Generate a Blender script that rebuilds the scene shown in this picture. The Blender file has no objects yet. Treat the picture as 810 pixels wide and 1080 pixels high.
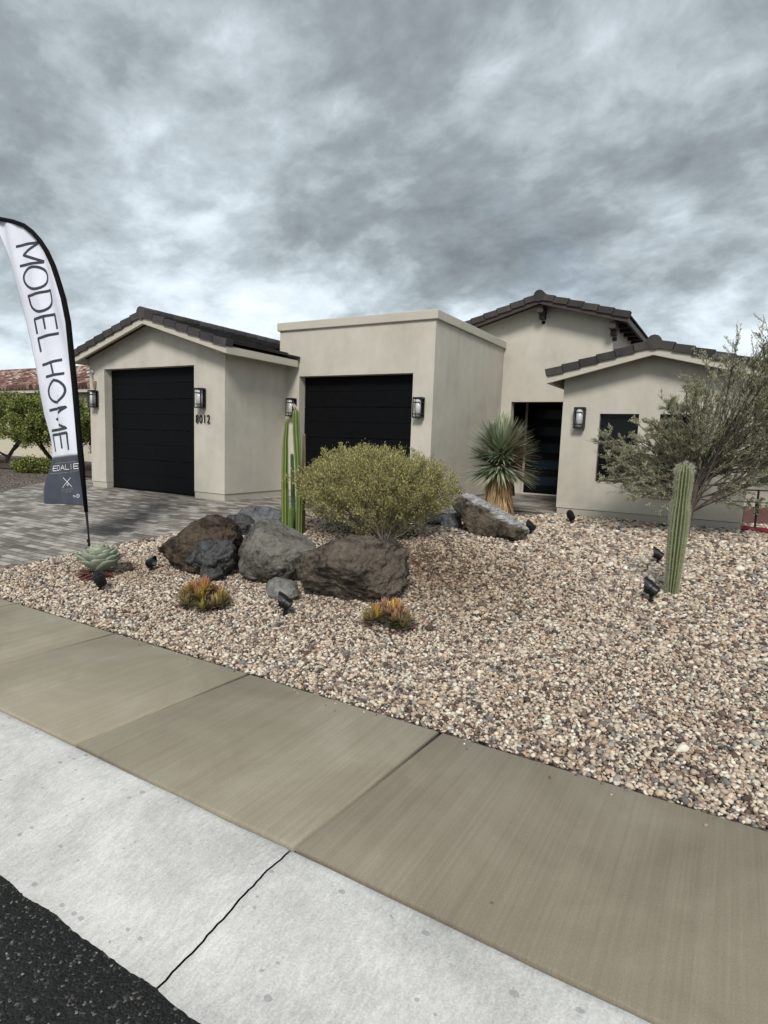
import bpy, bmesh, math, random
import numpy as np
from mathutils import Vector, Matrix, noise as mn
R = math.radians
rng = np.random.default_rng(7); random.seed(7)
scene = bpy.context.scene
C = scene.collection

# ------------------------------------------------------------------ camera
AX = np.array([0.85966739, 0.08995407, -0.502872])     # scene X, Y, Z axes seen from the camera
AY = np.array([0.50967201, -0.08409588, 0.85624898])
AZ = np.array([0.03473362, -0.99238911, -0.11814156])
M3 = np.stack([AX, AY, AZ])                            # rows: world axes; columns: right, down, forward
cam = bpy.data.cameras.new('camera'); co = bpy.data.objects.new('camera', cam); C.objects.link(co)
right, down, fwd = M3[:, 0], M3[:, 1], M3[:, 2]
co.matrix_world = Matrix([[right[i], -down[i], -fwd[i], 0] for i in range(3)] + [[0, 0, 0, 1]])
cam.sensor_fit = 'VERTICAL'; cam.sensor_height = 36; cam.lens = 21.0
cam.clip_start = 0.05; cam.clip_end = 3000
scene.camera = co

def ray(px, py):
    r = np.array([px-405, py-540, 630.]); return M3 @ r
def onY(y, px, py):
    r = ray(px, py); return r*y/r[1]

def gz(x, y):
    x = np.asarray(x, float); y = np.asarray(y, float)
    t = np.clip((x+6)/4, 0, 1); L = 4.6+2.2*t
    s = np.clip((y-2.92)/L, 0, 1); s = s+0.12*s*(1-s)
    m = 0.14*np.exp(-((x+3.3)**2/1.6+(y-6.6)**2/1.2))+0.06*np.exp(-((x+5.5)**2/2+(y-6.2)**2/1.0))
    return -1.6+.43*s+m
EY = [2.9, 3.4, 4.4, 5, 5.94, 6.86, 7.6, 8.3, 9.0, 9.6, 10.4]
EX = [-6.9, -6.85, -6.73, -6.54, -6.16, -5.93, -5.5, -4.6, -3.6, -3.1, -2.7]
def edge_x(y): return np.interp(y, EY, EX)

# ------------------------------------------------------------------ materials
def mat(name, base=(.5,.5,.5), rough=.8, metal=0., spec=.5):
    m = bpy.data.materials.new(name); m.use_nodes = True
    b = m.node_tree.nodes['Principled BSDF']
    b.inputs['Base Color'].default_value = (*base, 1); b.inputs['Roughness'].default_value = rough
    b.inputs['Metallic'].default_value = metal; b.inputs['Specular IOR Level'].default_value = spec
    return m
class N:
    def __init__(s, m): s.t = m.node_tree; s.b = s.t.nodes.get('Principled BSDF')
    def n(s, k, **kw):
        n = s.t.nodes.new(k)
        for a, v in kw.items():
            if a.startswith('i_'): n.inputs[a[2:].replace('_', ' ')].default_value = v
            else: setattr(n, a, v)
        return n
    def l(s, a, b): s.t.links.new(a, b)
    def coord(s, scale=(1,1,1), rot=(0,0,0)):
        c = s.n('ShaderNodeTexCoord'); m = s.n('ShaderNodeMapping')
        m.inputs['Scale'].default_value = scale; m.inputs['Rotation'].default_value = rot
        s.l(c.outputs['Object'], m.inputs['Vector']); return m.outputs['Vector']
    def noise(s, v, scale, detail=4, rough=.55, dist=0):
        n = s.n('ShaderNodeTexNoise'); s.l(v, n.inputs['Vector'])
        n.inputs['Scale'].default_value = scale; n.inputs['Detail'].default_value = detail
        n.inputs['Roughness'].default_value = rough; n.inputs['Distortion'].default_value = dist
        return n.outputs['Fac']
    def ramp(s, f, stops):
        r = s.n('ShaderNodeValToRGB'); e = r.color_ramp.elements
        while len(e) < len(stops): e.new(.5)
        for i, (p, c) in enumerate(stops):
            e[i].position = p; e[i].color = (*c, 1) if hasattr(c, '__len__') else (c, c, c, 1)
        s.l(f, r.inputs['Fac']); return r.outputs['Color']
    def mix(s, f, a, b, mode='MIX'):
        m = s.n('ShaderNodeMix', data_type='RGBA', blend_type=mode)
        for sock, v in ((m.inputs['Factor'], f), (m.inputs[6], a), (m.inputs[7], b)):
            if hasattr(v, 'is_linked') or hasattr(v, 'links'): s.l(v, sock)
            elif hasattr(v, '__len__'): sock.default_value = (*v, 1)
            else: sock.default_value = v
        return m.outputs[2]
    def math(s, op, a, b=None):
        m = s.n('ShaderNodeMath', operation=op)
        for i, v in enumerate((a, b)):
            if v is None: continue
            if hasattr(v, 'links'): s.l(v, m.inputs[i])
            else: m.inputs[i].default_value = v
        return m.outputs[0]
    def bump(s, h, strength=.3, dist=.01, prev=None):
        b = s.n('ShaderNodeBump'); b.inputs['Strength'].default_value = strength; b.inputs['Distance'].default_value = dist
        s.l(h, b.inputs['Height'])
        if prev is not None: s.l(prev, b.inputs['Normal'])
        s.l(b.outputs['Normal'], s.b.inputs['Normal']); return b.outputs['Normal']
    def color(s, c): s.l(c, s.b.inputs['Base Color'])
    def rough(s, c): s.l(c, s.b.inputs['Roughness'])
    def attr(s, name='Col'):
        a = s.n('ShaderNodeAttribute'); a.attribute_name = name; return a.outputs['Color']

def m_stucco(name, c, var=.10):
    m = mat(name, c, .92, spec=.2); n = N(m); v = n.coord()
    big = n.noise(v, .9, 5, .6, .6); mid = n.noise(v, 6, 4)
    vs = n.coord((2.2, 2.2, .35)); streak = n.noise(vs, 1.6, 4, .6)
    f = n.math('ADD', n.math('MULTIPLY', big, .5), n.math('ADD', n.math('MULTIPLY', mid, .2), n.math('MULTIPLY', streak, .3)))
    c = np.array(c)
    n.color(n.ramp(f, [(.32, tuple(c*(1-1.4*var))), (.5, tuple(c)), (.68, tuple(c*(1+var)))]))
    b1 = n.bump(n.noise(v, 220, 4, .7), .8, .004); n.bump(n.noise(v, 38, 3, .6), .25, .006, b1)
    return m
STUCCO = m_stucco('stucco', (.51,.477,.405), .13)
FOUND = m_stucco('foundation_paint', (.44,.41,.345), .06)
TRIM = m_stucco('trim_stucco', (.50,.465,.39), .05)
NEIGH = m_stucco('neighbour_stucco', (.55,.50,.38), .05)

def m_plain(name, c, rough=.6, metal=0, bump=.1, bs=60, var=.15, spec=.5):
    m = mat(name, c, rough, metal, spec); n = N(m); v = n.coord(); c = np.array(c)
    n.color(n.ramp(n.noise(v, 9, 5, .6), [(.3, tuple(c*(1-var))), (.7, tuple(c*(1+var)))]))
    if bump: n.bump(n.noise(v, bs, 3), bump, .004)
    return m
DOOR = m_plain('black_door_paint', (.004,.0042,.005), .6, 0, .05, var=.2, spec=.08)
BLACK = m_plain('black_metal', (.008,.008,.009), .42, .2, .08)
BLACKF = m_plain('black_fabric', (.0045,.0045,.005), .8, 0, .1, 200, spec=.1)
WOOD = m_plain('brown_painted_wood', (.045,.030,.025), .7, 0, .2, 40, .25)
GLASSF = m_plain('frosted_glass', (.50,.50,.50), .25, 0, 0, var=.05)
WHITEP = m_plain('white_plastic', (.6,.6,.58), .4, 0, 0, var=.03)
TANP = m_plain('tan_plastic', (.22,.16,.12), .5, 0, 0, var=.1)
def m_glass(name, c, rough=.06):
    m = mat(name, c, rough, 0, .12); return m
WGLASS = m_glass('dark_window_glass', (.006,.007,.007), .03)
DGLASS = m_glass('door_glass', (.010,.018,.026), .12)
LENS = m_glass('lens_glass', (.15,.15,.15), .1)

def m_attr(name, rough=.8, bump=0, bs=80, mult=(.75,1.2), scale=12, spec=.4, trans=0):
    m = mat(name, (.5,.5,.5), rough, 0, spec); n = N(m); v = n.coord(); a = n.attr()
    k = n.ramp(n.noise(v, scale, 4, .6), [(.3, mult[0]), (.7, min(mult[1], 1.))])
    n.color(n.mix(1., a, k, 'MULTIPLY'))
    if bump: n.bump(n.noise(v, bs, 4, .6), bump, .004)
    if trans: n.b.inputs['Transmission Weight'].default_value = 0; n.b.inputs['Subsurface Weight'].default_value = 0
    return m
STONE = m_attr('gravel_stone', .85, .3, 140, (.72, 1.), 60, .25)
LEAF = m_attr('leaf', .6, 0, mult=(.8, 1.), scale=8, spec=.3)
BARK = m_attr('bark', .9, .4, 60, (.7, 1.), 20, .2)
TILE = m_attr('concrete_roof_tile', .85, .35, 90, (.65, 1.), 7, .3)
CACT = m_attr('cactus_skin', .55, .12, 90, (.8, 1.), 10, .35)
SPINE = m_attr('cactus_spine', .6, 0, mult=(.9, 1.))

def m_rock(name, dark, lite, spot, spot_amt=.62, scale=1.):
    m = mat(name, dark, .9, 0, .25); n = N(m); v = n.coord()
    a = n.noise(v, 3.5*scale, 8, .68, .4); b = n.noise(v, 22*scale, 6, .7)
    base = n.ramp(n.math('ADD', n.math('MULTIPLY', a, .6), n.math('MULTIPLY', b, .4)), [(.36, tuple(np.array(dark)*.3)), (.46, dark), (.50, tuple((np.array(dark)+np.array(lite))/2)), (.60, lite)])
    sp = n.ramp(n.noise(v, 7*scale, 7, .75, .8), [(spot_amt, 0.), (spot_amt+.05, 1.)])
    n.color(n.mix(sp, base, spot))
    vo = n.n('ShaderNodeTexVoronoi', feature='DISTANCE_TO_EDGE'); n.l(v, vo.inputs['Vector']); vo.inputs['Scale'].default_value = 7*scale
    cr = n.ramp(vo.outputs['Distance'], [(0, 0.), (.06, 1.)])
    b1 = n.bump(b, 1., .06); b2 = n.bump(n.noise(v, 70*scale, 6, .75), 1., .018, b1); n.bump(cr, .10, .01, b2)
    return m
RK_BROWN = m_rock('brown_volcanic_rock', (.070,.050,.036), (.18,.135,.10), (.34,.29,.24), .66, 1.3)
RK_GREY = m_rock('grey_rock', (.155,.143,.122), (.32,.30,.255), (.43,.40,.35), .64)
RK_DARK = m_rock('dark_jagged_rock', (.07,.07,.07), (.18,.18,.18), (.30,.29,.28), .64, 1.5)
RK_DBR = m_rock('dark_brown_rock', (.088,.073,.056), (.24,.20,.155), (.32,.28,.23), .66)
RK_LITE = m_rock('light_grey_rock', (.24,.24,.22), (.40,.39,.36), (.50,.49,.45), .66)
RK_BLUE = m_rock('blue_grey_rock', (.13,.138,.145), (.27,.28,.29), (.42,.42,.42), .64)
RK_WHITE = m_rock('whitish_top_rock', (.085,.07,.048), (.22,.185,.135), (.34,.30,.24), .68)
def whitetop(m):
    n = N(m); g = n.n('ShaderNodeTexCoord'); s = n.n('ShaderNodeSeparateXYZ'); n.l(g.outputs['Object'], s.inputs[0])
    # pale mineral crust on one cleft face of the stone, ragged along its edge
    k = n.math('ADD', n.math('ADD', s.outputs[2], n.math('MULTIPLY', s.outputs[0], .42)), n.math('MULTIPLY', s.outputs[1], .25))
    nz = n.math('MULTIPLY', n.noise(n.coord((1,1,3)), 3.2, 7, .62), .42)
    f = n.ramp(n.math('ADD', k, nz), [(.30, 0.), (.37, .8)])
    old = n.b.inputs['Base Color'].links[0].from_socket
    pale = n.ramp(n.noise(n.coord((1,1,3)), 12, 7, .65), [(.36, (.16,.15,.14)), (.47, (.46,.46,.46)), (.6, (.80,.80,.80))])
    n.color(n.mix(f, old, pale))
whitetop(RK_WHITE)

# ground materials
def m_gravel_ground():
    m = mat('gravel_ground', (.2,.17,.14), .95, 0, .15); n = N(m); v = n.coord()
    vo = n.n('ShaderNodeTexVoronoi'); n.l(v, vo.inputs['Vector']); vo.inputs['Scale'].default_value = 34
    s = n.n('ShaderNodeSeparateColor'); n.l(vo.outputs['Color'], s.inputs[0])
    c = n.ramp(s.outputs[0], [(0, (.06,.045,.04)), (.3, (.20,.15,.12)), (.55, (.34,.27,.22)), (.8, (.5,.45,.38)), (1, (.25,.23,.22))])
    d = n.ramp(vo.outputs['Distance'], [(.25, 1.), (.62, .18)])
    n.color(n.mix(1., c, d, 'MULTIPLY')); n.bump(d, .8, .01)
    return m
GROUND = m_gravel_ground()
def m_sidewalk():
    m = mat('brushed_tan_concrete', (.3,.27,.22), .85, 0, .3); n = N(m); v = n.coord()
    br = n.noise(n.coord((210, 3.0, 1)), 1, 4, .6); br2 = n.noise(n.coord((75, .9, 1)), 1, 5, .65)
    big = n.noise(v, 1.3, 6, .6, .5); fine = n.noise(v, 150, 3, .6)
    st = n.noise(n.coord((13, .5, 1)), 1, 5, .6)
    f = n.math('ADD', n.math('ADD', n.math('MULTIPLY', big, .46), n.math('MULTIPLY', br2, .20)), n.math('ADD', n.math('MULTIPLY', st, .09), n.math('MULTIPLY', fine, .25)))
    c = n.ramp(f, [(.36, (.23,.195,.145)), (.5, (.32,.282,.215)), (.62, (.41,.37,.295))])
    c = n.mix(1., c, (.93,.935,.925), 'MULTIPLY'); c = n.mix(1., c, n.attr(), 'MULTIPLY')
    vo = n.n('ShaderNodeTexVoronoi'); n.l(v, vo.inputs['Vector']); vo.inputs['Scale'].default_value = 3.2
    spot = n.ramp(vo.outputs['Distance'], [(.018, 1.), (.034, 0.)])
    n.color(n.mix(n.math('MULTIPLY', spot, .8), c, (.09,.075,.06)))
    b1 = n.bump(br, .35, .0025); n.bump(fine, .2, .002, b1); return m
SIDEW = m_sidewalk()
def m_curb():
    m = mat('pale_curb_concrete', (.55,.55,.53), .85, 0, .3); n = N(m); v = n.coord()
    big = n.noise(v, 2.2, 6, .65, .3); fine = n.noise(v, 120, 5, .7); br = n.noise(n.coord((70, 26, 1), (0,0,R(25))), 1, 5, .7)
    f = n.math('ADD', n.math('MULTIPLY', big, .4), n.math('ADD', n.math('MULTIPLY', fine, .3), n.math('MULTIPLY', br, .3)))
    c = n.ramp(f, [(.38, (.40,.395,.375)), (.5, (.57,.56,.53)), (.61, (.73,.72,.68))])
    vo = n.n('ShaderNodeTexVoronoi'); n.l(n.coord((1, 1.5, 1)), vo.inputs['Vector']); vo.inputs['Scale'].default_value = 13
    sep = n.n('ShaderNodeSeparateColor'); n.l(vo.outputs['Color'], sep.inputs[0])
    rad = n.math('MULTIPLY', n.ramp(sep.outputs[1], [(.45, 0.), (1., .21)]), 1.)
    pit = n.math('LESS_THAN', n.math('ADD', vo.outputs['Distance'], n.math('MULTIPLY', n.math('SUBTRACT', fine, .5), .12)), rad)
    n.color(n.mix(n.math('MULTIPLY', pit, .6), c, (.27,.27,.265)))
    h = n.math('SUBTRACT', n.math('ADD', fine, n.math('MULTIPLY', br, .8)), n.math('MULTIPLY', pit, .8))
    n.bump(h, .7, .004); return m
CURB = m_curb()
def m_asphalt():
    m = mat('asphalt', (.02,.02,.02), .85, 0, .3); n = N(m); v = n.coord()
    vo = n.n('ShaderNodeTexVoronoi'); n.l(v, vo.inputs['Vector']); vo.inputs['Scale'].default_value = 110
    s = n.n('ShaderNodeSeparateColor'); n.l(vo.outputs['Color'], s.inputs[0])
    c = n.ramp(s.outputs[0], [(.0, (.010,.010,.010)), (.86, (.022,.022,.021)), (.93, (.07,.065,.06)), (1, (.19,.17,.15))])
    n.color(c); b1 = n.bump(n.ramp(vo.outputs['Distance'], [(0, 1.), (.7, 0.)]), .9, .006); n.bump(n.noise(v, 18, 5), .5, .01, b1)
    return m
ASPH = m_asphalt()
def m_paver():
    m = mat('concrete_pavers', (.2,.19,.17), .75, 0, .4); n = N(m); v = n.coord((1,1,1))
    br = n.n('ShaderNodeTexBrick'); n.l(v, br.inputs['Vector']); br.inputs['Scale'].default_value = 1
    br.inputs['Brick Width'].default_value = .24; br.inputs['Row Height'].default_value = .10; br.inputs['Mortar Size'].default_value = .005
    br.inputs['Color1'].default_value = (0,0,0,1); br.inputs['Color2'].default_value = (1,1,1,1); br.inputs['Mortar'].default_value = (.5,.5,.5,1)
    br.inputs['Bias'].default_value = 0; br.offset = .5
    t = n.math('ADD', n.math('MULTIPLY', br.outputs['Color'], .24), n.math('ADD', n.math('MULTIPLY', n.noise(n.coord((.8,1.6,1)), 1.5, 8, .72), .56), n.math('MULTIPLY', n.noise(v, 25, 4, .6), .20)))
    c = n.ramp(t, [(.34, (.105,.087,.074)), (.46, (.20,.175,.15)), (.54, (.31,.285,.25)), (.66, (.46,.435,.40))])
    c = n.mix(br.outputs['Fac'], c, (.05,.045,.04)); n.color(c)
    h = n.math('SUBTRACT', n.math('MULTIPLY', n.noise(v, 60, 4), .3), br.outputs['Fac']); n.bump(h, .6, .006)
    return m
PAVER = m_paver()
MULCH = m_plain('dark_mulch', (.045,.025,.018), .95, 0, .9, 30, .5)
REDMAT = m_plain('red_mat_cloth', (.22,.015,.03), .85, 0, .5, 60, .3)
REDPAV = m_plain('red_brown_pavers', (.12,.055,.045), .85, 0, .5, 20, .35)
def m_flag(name, c, c2):
    m = mat(name, c, .7, 0, .3); n = N(m); v = n.coord()
    n.color(n.ramp(n.noise(v, 3, 4), [(.35, c2), (.65, c)])); n.bump(n.noise(v, 400, 2), .1, .001)
    n.b.inputs['Sheen Weight'].default_value = .1
    return m
FWHITE = m_flag('white_flag_cloth', (.74,.75,.82), (.66,.68,.76)); FGREY = m_flag('slate_flag_cloth', (.052,.060,.082), (.042,.048,.066))
INK = m_flag('dark_ink', (.035,.038,.05), (.03,.034,.045)); WINK = m_flag('white_ink', (.75,.76,.78), (.7,.7,.72)); GINK = m_flag('grey_ink', (.25,.25,.27), (.2,.2,.22))

# ------------------------------------------------------------------ mesh helpers
def nm(name, V, F, mt, parent=None, col=None, smooth=False):
    V = np.asarray(V, np.float32).reshape(-1, 3); F = np.asarray(F, np.int32); k = F.shape[1]
    me = bpy.data.meshes.new(name)
    me.vertices.add(len(V)); me.vertices.foreach_set('co', V.ravel())
    me.loops.add(F.size); me.loops.foreach_set('vertex_index', F.ravel())
    me.polygons.add(len(F)); me.polygons.foreach_set('loop_start', np.arange(0, F.size, k, dtype=np.int32))
    try: me.polygons.foreach_set('loop_total', np.full(len(F), k, np.int32))
    except Exception: pass
    me.update(calc_edges=True); me.validate()
    if smooth: me.polygons.foreach_set('use_smooth', np.ones(len(me.polygons), bool))
    if col is not None:
        a = me.color_attributes.new('Col', 'FLOAT_COLOR', 'POINT')
        c4 = np.ones((len(V), 4), np.float32); c4[:, :3] = col; a.data.foreach_set('color', c4.ravel())
    me.materials.append(mt)
    o = bpy.data.objects.new(name, me); C.objects.link(o)
    if parent: o.parent = parent
    return o
class MB:
    """collects shapes, links them as one mesh object"""
    def __init__(s): s.V = []; s.F = []; s.C = []
    def add(s, V, F, c=(1,1,1)):
        b = len(s.V); s.V += [tuple(map(float, v)) for v in V]; s.F += [tuple(int(i)+b for i in f) for f in F]; s.C += [c]*len(V); return s
    def box(s, x0, x1, y0, y1, z0, z1, c=(1,1,1)):
        V = [(x,y,z) for z in (z0,z1) for y in (y0,y1) for x in (x0,x1)]
        return s.add(V, [(0,2,3,1),(4,5,7,6),(0,1,5,4),(2,6,7,3),(0,4,6,2),(1,3,7,5)], c)
    def obox(s, o, ax, ay, az, c=(1,1,1)):   # oriented box: origin corner and three edge vectors
        o, ax, ay, az = map(np.array, (o, ax, ay, az))
        V = [o+ax*i+ay*j+az*k for k in (0,1) for j in (0,1) for i in (0,1)]
        return s.add(V, [(0,2,3,1),(4,5,7,6),(0,1,5,4),(2,6,7,3),(0,4,6,2),(1,3,7,5)], c)
    def prism(s, poly, axis, a, b, c=(1,1,1)):  # poly of (p,q); axis 'y': p=x,q=z ; 'x': p=y,q=z ; 'z': p=x,q=y
        n = len(poly)
        def P(p, q, t): return {'y': (p,t,q), 'x': (t,p,q), 'z': (p,q,t)}[axis]
        V = [P(p,q,a) for p,q in poly]+[P(p,q,b) for p,q in poly]
        F = [tuple(range(n))[::-1], tuple(range(n, 2*n))]+[(i,(i+1)%n,n+(i+1)%n,n+i) for i in range(n)]
        return s.add(V, F, c)
    def tube(s, pts, rad, k=8, c=(1,1,1), cap=True):
        pts = [np.array(p, float) for p in pts]; n = len(pts)
        rad = [rad]*n if not hasattr(rad, '__len__') else rad
        V = []
        t0 = pts[1]-pts[0]; up = np.array([0,0,1.]) if abs(t0[2]) < .8*np.linalg.norm(t0) else np.array([1.,0,0])
        for i, p in enumerate(pts):
            t = pts[min(i+1,n-1)]-pts[max(i-1,0)]; t = t/(np.linalg.norm(t)+1e-9)
            u = np.cross(t, up); u /= np.linalg.norm(u)+1e-9; w = np.cross(t, u)
            V += [p+rad[i]*(math.cos(2*math.pi*j/k)*u+math.sin(2*math.pi*j/k)*w) for j in range(k)]
        F = [(i*k+j, i*k+(j+1)%k, (i+1)*k+(j+1)%k, (i+1)*k+j) for i in range(n-1) for j in range(k)]
        if cap: F += [tuple(range(k))[::-1], tuple(range((n-1)*k, n*k))]
        return s.add(V, F, c)
    def build(s, name, mt, parent=None, smooth=False, bevel=0, loc=None):
        me = bpy.data.meshes.new(name)
        V = s.V
        if loc is not None: V = [(v[0]-loc[0], v[1]-loc[1], v[2]-loc[2]) for v in V]
        me.from_pydata(V, [], s.F); me.update()
        bm = bmesh.new(); bm.from_mesh(me); bmesh.ops.recalc_face_normals(bm, faces=bm.faces); bm.to_mesh(me); bm.free()
        a = me.color_attributes.new('Col', 'FLOAT_COLOR', 'POINT')
        c4 = np.ones((len(V), 4), np.float32); c4[:, :3] = np.array(s.C); a.data.foreach_set('color', c4.ravel())
        me.materials.append(mt)
        if smooth: me.polygons.foreach_set('use_smooth', np.ones(len(me.polygons), bool))
        o = bpy.data.objects.new(name, me); C.objects.link(o)
        if loc is not None: o.location = loc
        if parent: o.parent = parent
        if bevel:
            md = o.modifiers.new('bevel', 'BEVEL'); md.width = bevel; md.segments = 2; md.limit_method = 'ANGLE'; md.angle_limit = R(40)
        return o
def tag(o, label=None, cat=None, group=None, kind=None):
    for k, v in (('label', label), ('category', cat), ('group', group), ('kind', kind)):
        if v: o[k] = v
    return o
def empty(name, loc=(0,0,0), rz=0):
    o = bpy.data.objects.new(name, None); C.objects.link(o); o.location = loc; o.rotation_euler.z = rz
    o.empty_display_size = .1; return o

# ------------------------------------------------------------------ ground, road, pavement
xs = np.concatenate([np.linspace(-400,-20,14), np.arange(-19,-8,.5), np.arange(-8,3,.2), np.arange(3,12,1.), np.linspace(13,400,12)])
ys = np.concatenate([np.array([2.917]), np.arange(3.1,11,.2), np.arange(11,30,1.5), np.linspace(32,600,14)])
gx, gy = np.meshgrid(xs, ys); g = gz(gx, gy)-.008
W_, H_ = len(xs), len(ys)
idx = np.arange(W_*H_).reshape(H_, W_)
F = np.stack([idx[:-1,:-1], idx[:-1,1:], idx[1:,1:], idx[1:,:-1]], -1).reshape(-1, 4)
tag(nm('ground', np.stack([gx, gy, g], -1), F, GROUND, smooth=True), kind='structure')
# pavers
def sheet(name, ycs, x0f, x1f, nx, dz, mt, parent=None):
    V = []; 
    for y in ycs:
        for x in np.linspace(x0f(y), x1f(y), nx): V.append((x, y, float(gz(x, y))+dz))
    n = len(ycs); F = [(j*nx+i, j*nx+i+1, (j+1)*nx+i+1, (j+1)*nx+i) for j in range(n-1) for i in range(nx-1)]
    return nm(name, V, F, mt, parent, smooth=True)
tag(sheet('driveway', np.arange(2.925, 10.5, .15), lambda y: np.interp(y, [2.9,6.2,7.7,10.4],[-12.2,-12.43,-13.3,-13.4]), edge_x, 50, .004, PAVER), kind='structure')
mb = MB(); mb.box(-5.3, -2.65, 10.3, 14.35, -1.6, -1.150); tag(mb.build('entry_path', PAVER, bevel=.005), kind='structure')
tag(sheet('mulch_bed', np.arange(9.2, 13, .6), lambda y: -40, lambda y: -12.2, 20, .02, MULCH), kind='structure')
tag(sheet('side_patio', np.arange(10.62, 20, .8), lambda y: .16, lambda y: 3.5, 6, .012, REDPAV), kind='structure')
# sidewalk slabs
def gapped(mt, name):
    V, Fc, Cc = [], [], []
    sk = .075
    for k in range(-30, 12):
        if k == 1: continue
        x0 = -1.37+1.435*k+.0085; x1 = -1.37+1.435*(k+1+(k == 0))-.0085
        c = np.array([1,1,1])*random.uniform(.9,1.04)*np.array([1, random.uniform(.985,1.015), random.uniform(.96,1.03)])
        if k == 0: c = np.array([.84,.82,.80])
        if k == -1: c = np.array([.93,.93,.91])
        if k < -1: c = np.array([1.02,1.03,1.0])
        y0, y1 = 1.724, 2.915; b = .012
        # cross-section rings: outer low, bevel, top (the tooled margin)
        def ring(d, z): return [(x0+d, y0+d, z), (x1-d, y0+d, z), (x1-d+sk, y1-d, z), (x0+d+sk, y1-d, z)]
        rs = ring(0, -1.75)+ring(0, -1.612)+ring(.004, -1.604)+ring(b, -1.600)
        base = len(V); V += rs; Cc += [c]*16
        for r in range(3):
            for i in range(4): Fc.append((base+r*4+i, base+r*4+(i+1)%4, base+r*4+4+(i+1)%4, base+r*4+4+i))
        Fc.append((base+12, base+13, base+14, base+15))
    return nm(name, V, Fc, mt, None, np.array(Cc))
tag(gapped(SIDEW, 'sidewalk'), kind='structure')
mb = MB(); mb.box(-45, 16, 1.6, 3.5, -1.9, -1.63); tag(mb.build('sidewalk_bed', m_plain('joint_dirt', (.03,.026,.022), .95)), kind='structure')
# rolled kerb, one sheet per pour, thin crack-like joints that wander
prof = [(1.710,-1.75),(1.710,-1.609),(1.700,-1.603),(1.60,-1.606),(1.48,-1.618),(1.35,-1.638),(1.22,-1.662),(1.12,-1.680),(1.0,-1.692),(.9,-1.697)]
V, Fc = [], []
def jx(k, y):   # x of the joint k at depth y, wandering
    return -1.372+2.87*k + (.0 if y > 1.71 else (1.71-y)*-.02) + .004*math.sin(y*11+k*2)+.0022*math.sin(y*47+k)+.0015*math.sin(y*131)
for k in range(-12, 5):
    fine = [(y, z) for y, z in prof]; ful = []
    for (ya, za), (yb, zb) in zip(fine[:-1], fine[1:]):
        m_ = max(1, int(abs(ya-yb)/.02))
        ful += [(ya+(yb-ya)*i/m_, za+(zb-za)*i/m_) for i in range(m_)]
    ful.append(fine[-1])
    base = len(V); nn = 42
    ts = np.concatenate([[0, .004, .01], np.linspace(.03, .97, nn-6), [.99, .996, 1.]])
    for y, z in ful:
        xa, xb = jx(k, y)+.0042, jx(k+1, y)-.0042
        for t in ts:
            dz = -.004 if t in (0, 1) else 0
            wob = .006*mn.noise(Vector((xa+(xb-xa)*t*3, 1.7, 5.))) if y > 1.69 else 0
            V.append((xa+(xb-xa)*t, y+wob, z+dz))
    n2 = len(ful)
    for j in range(n2-1):
        for i in range(nn-1): Fc.append((base+j*nn+i, base+(j+1)*nn+i, base+(j+1)*nn+i+1, base+j*nn+i+1))
tag(nm('kerb', V, Fc, CURB, smooth=True), kind='structure')
mb = MB(); mb.prism([(.8,-1.9),(.8,-1.72),(1.2,-1.70),(1.5,-1.66),(1.72,-1.64),(1.72,-1.9)], 'x', -40, 16)
tag(mb.build('kerb_bed', bpy.data.materials['joint_dirt']), kind='structure')
# asphalt with ragged edge
V = []; exs = np.arange(-8, 4, .012); exs = np.concatenate([np.linspace(-300,-8.1,40), exs, np.linspace(4.1,300,40)])
for x in exs:
    e = 1.09+.012*mn.noise(Vector((x*6,0,0)))+.004*mn.noise(Vector((x*37,3,0)))+.002*mn.noise(Vector((x*110,7,0)))
    V += [(x, e, -1.692), (x, e-.012, -1.6825), (x, e-.2, -1.6815), (x, -12, -1.70), (x, -300, -1.70)]
k = 5; Fc = [(i*k+j, (i+1)*k+j, (i+1)*k+j+1, i*k+j+1) for i in range(len(exs)-1) for j in range(k-1)]
tag(nm('road', V, Fc, ASPH), kind='structure')

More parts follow.
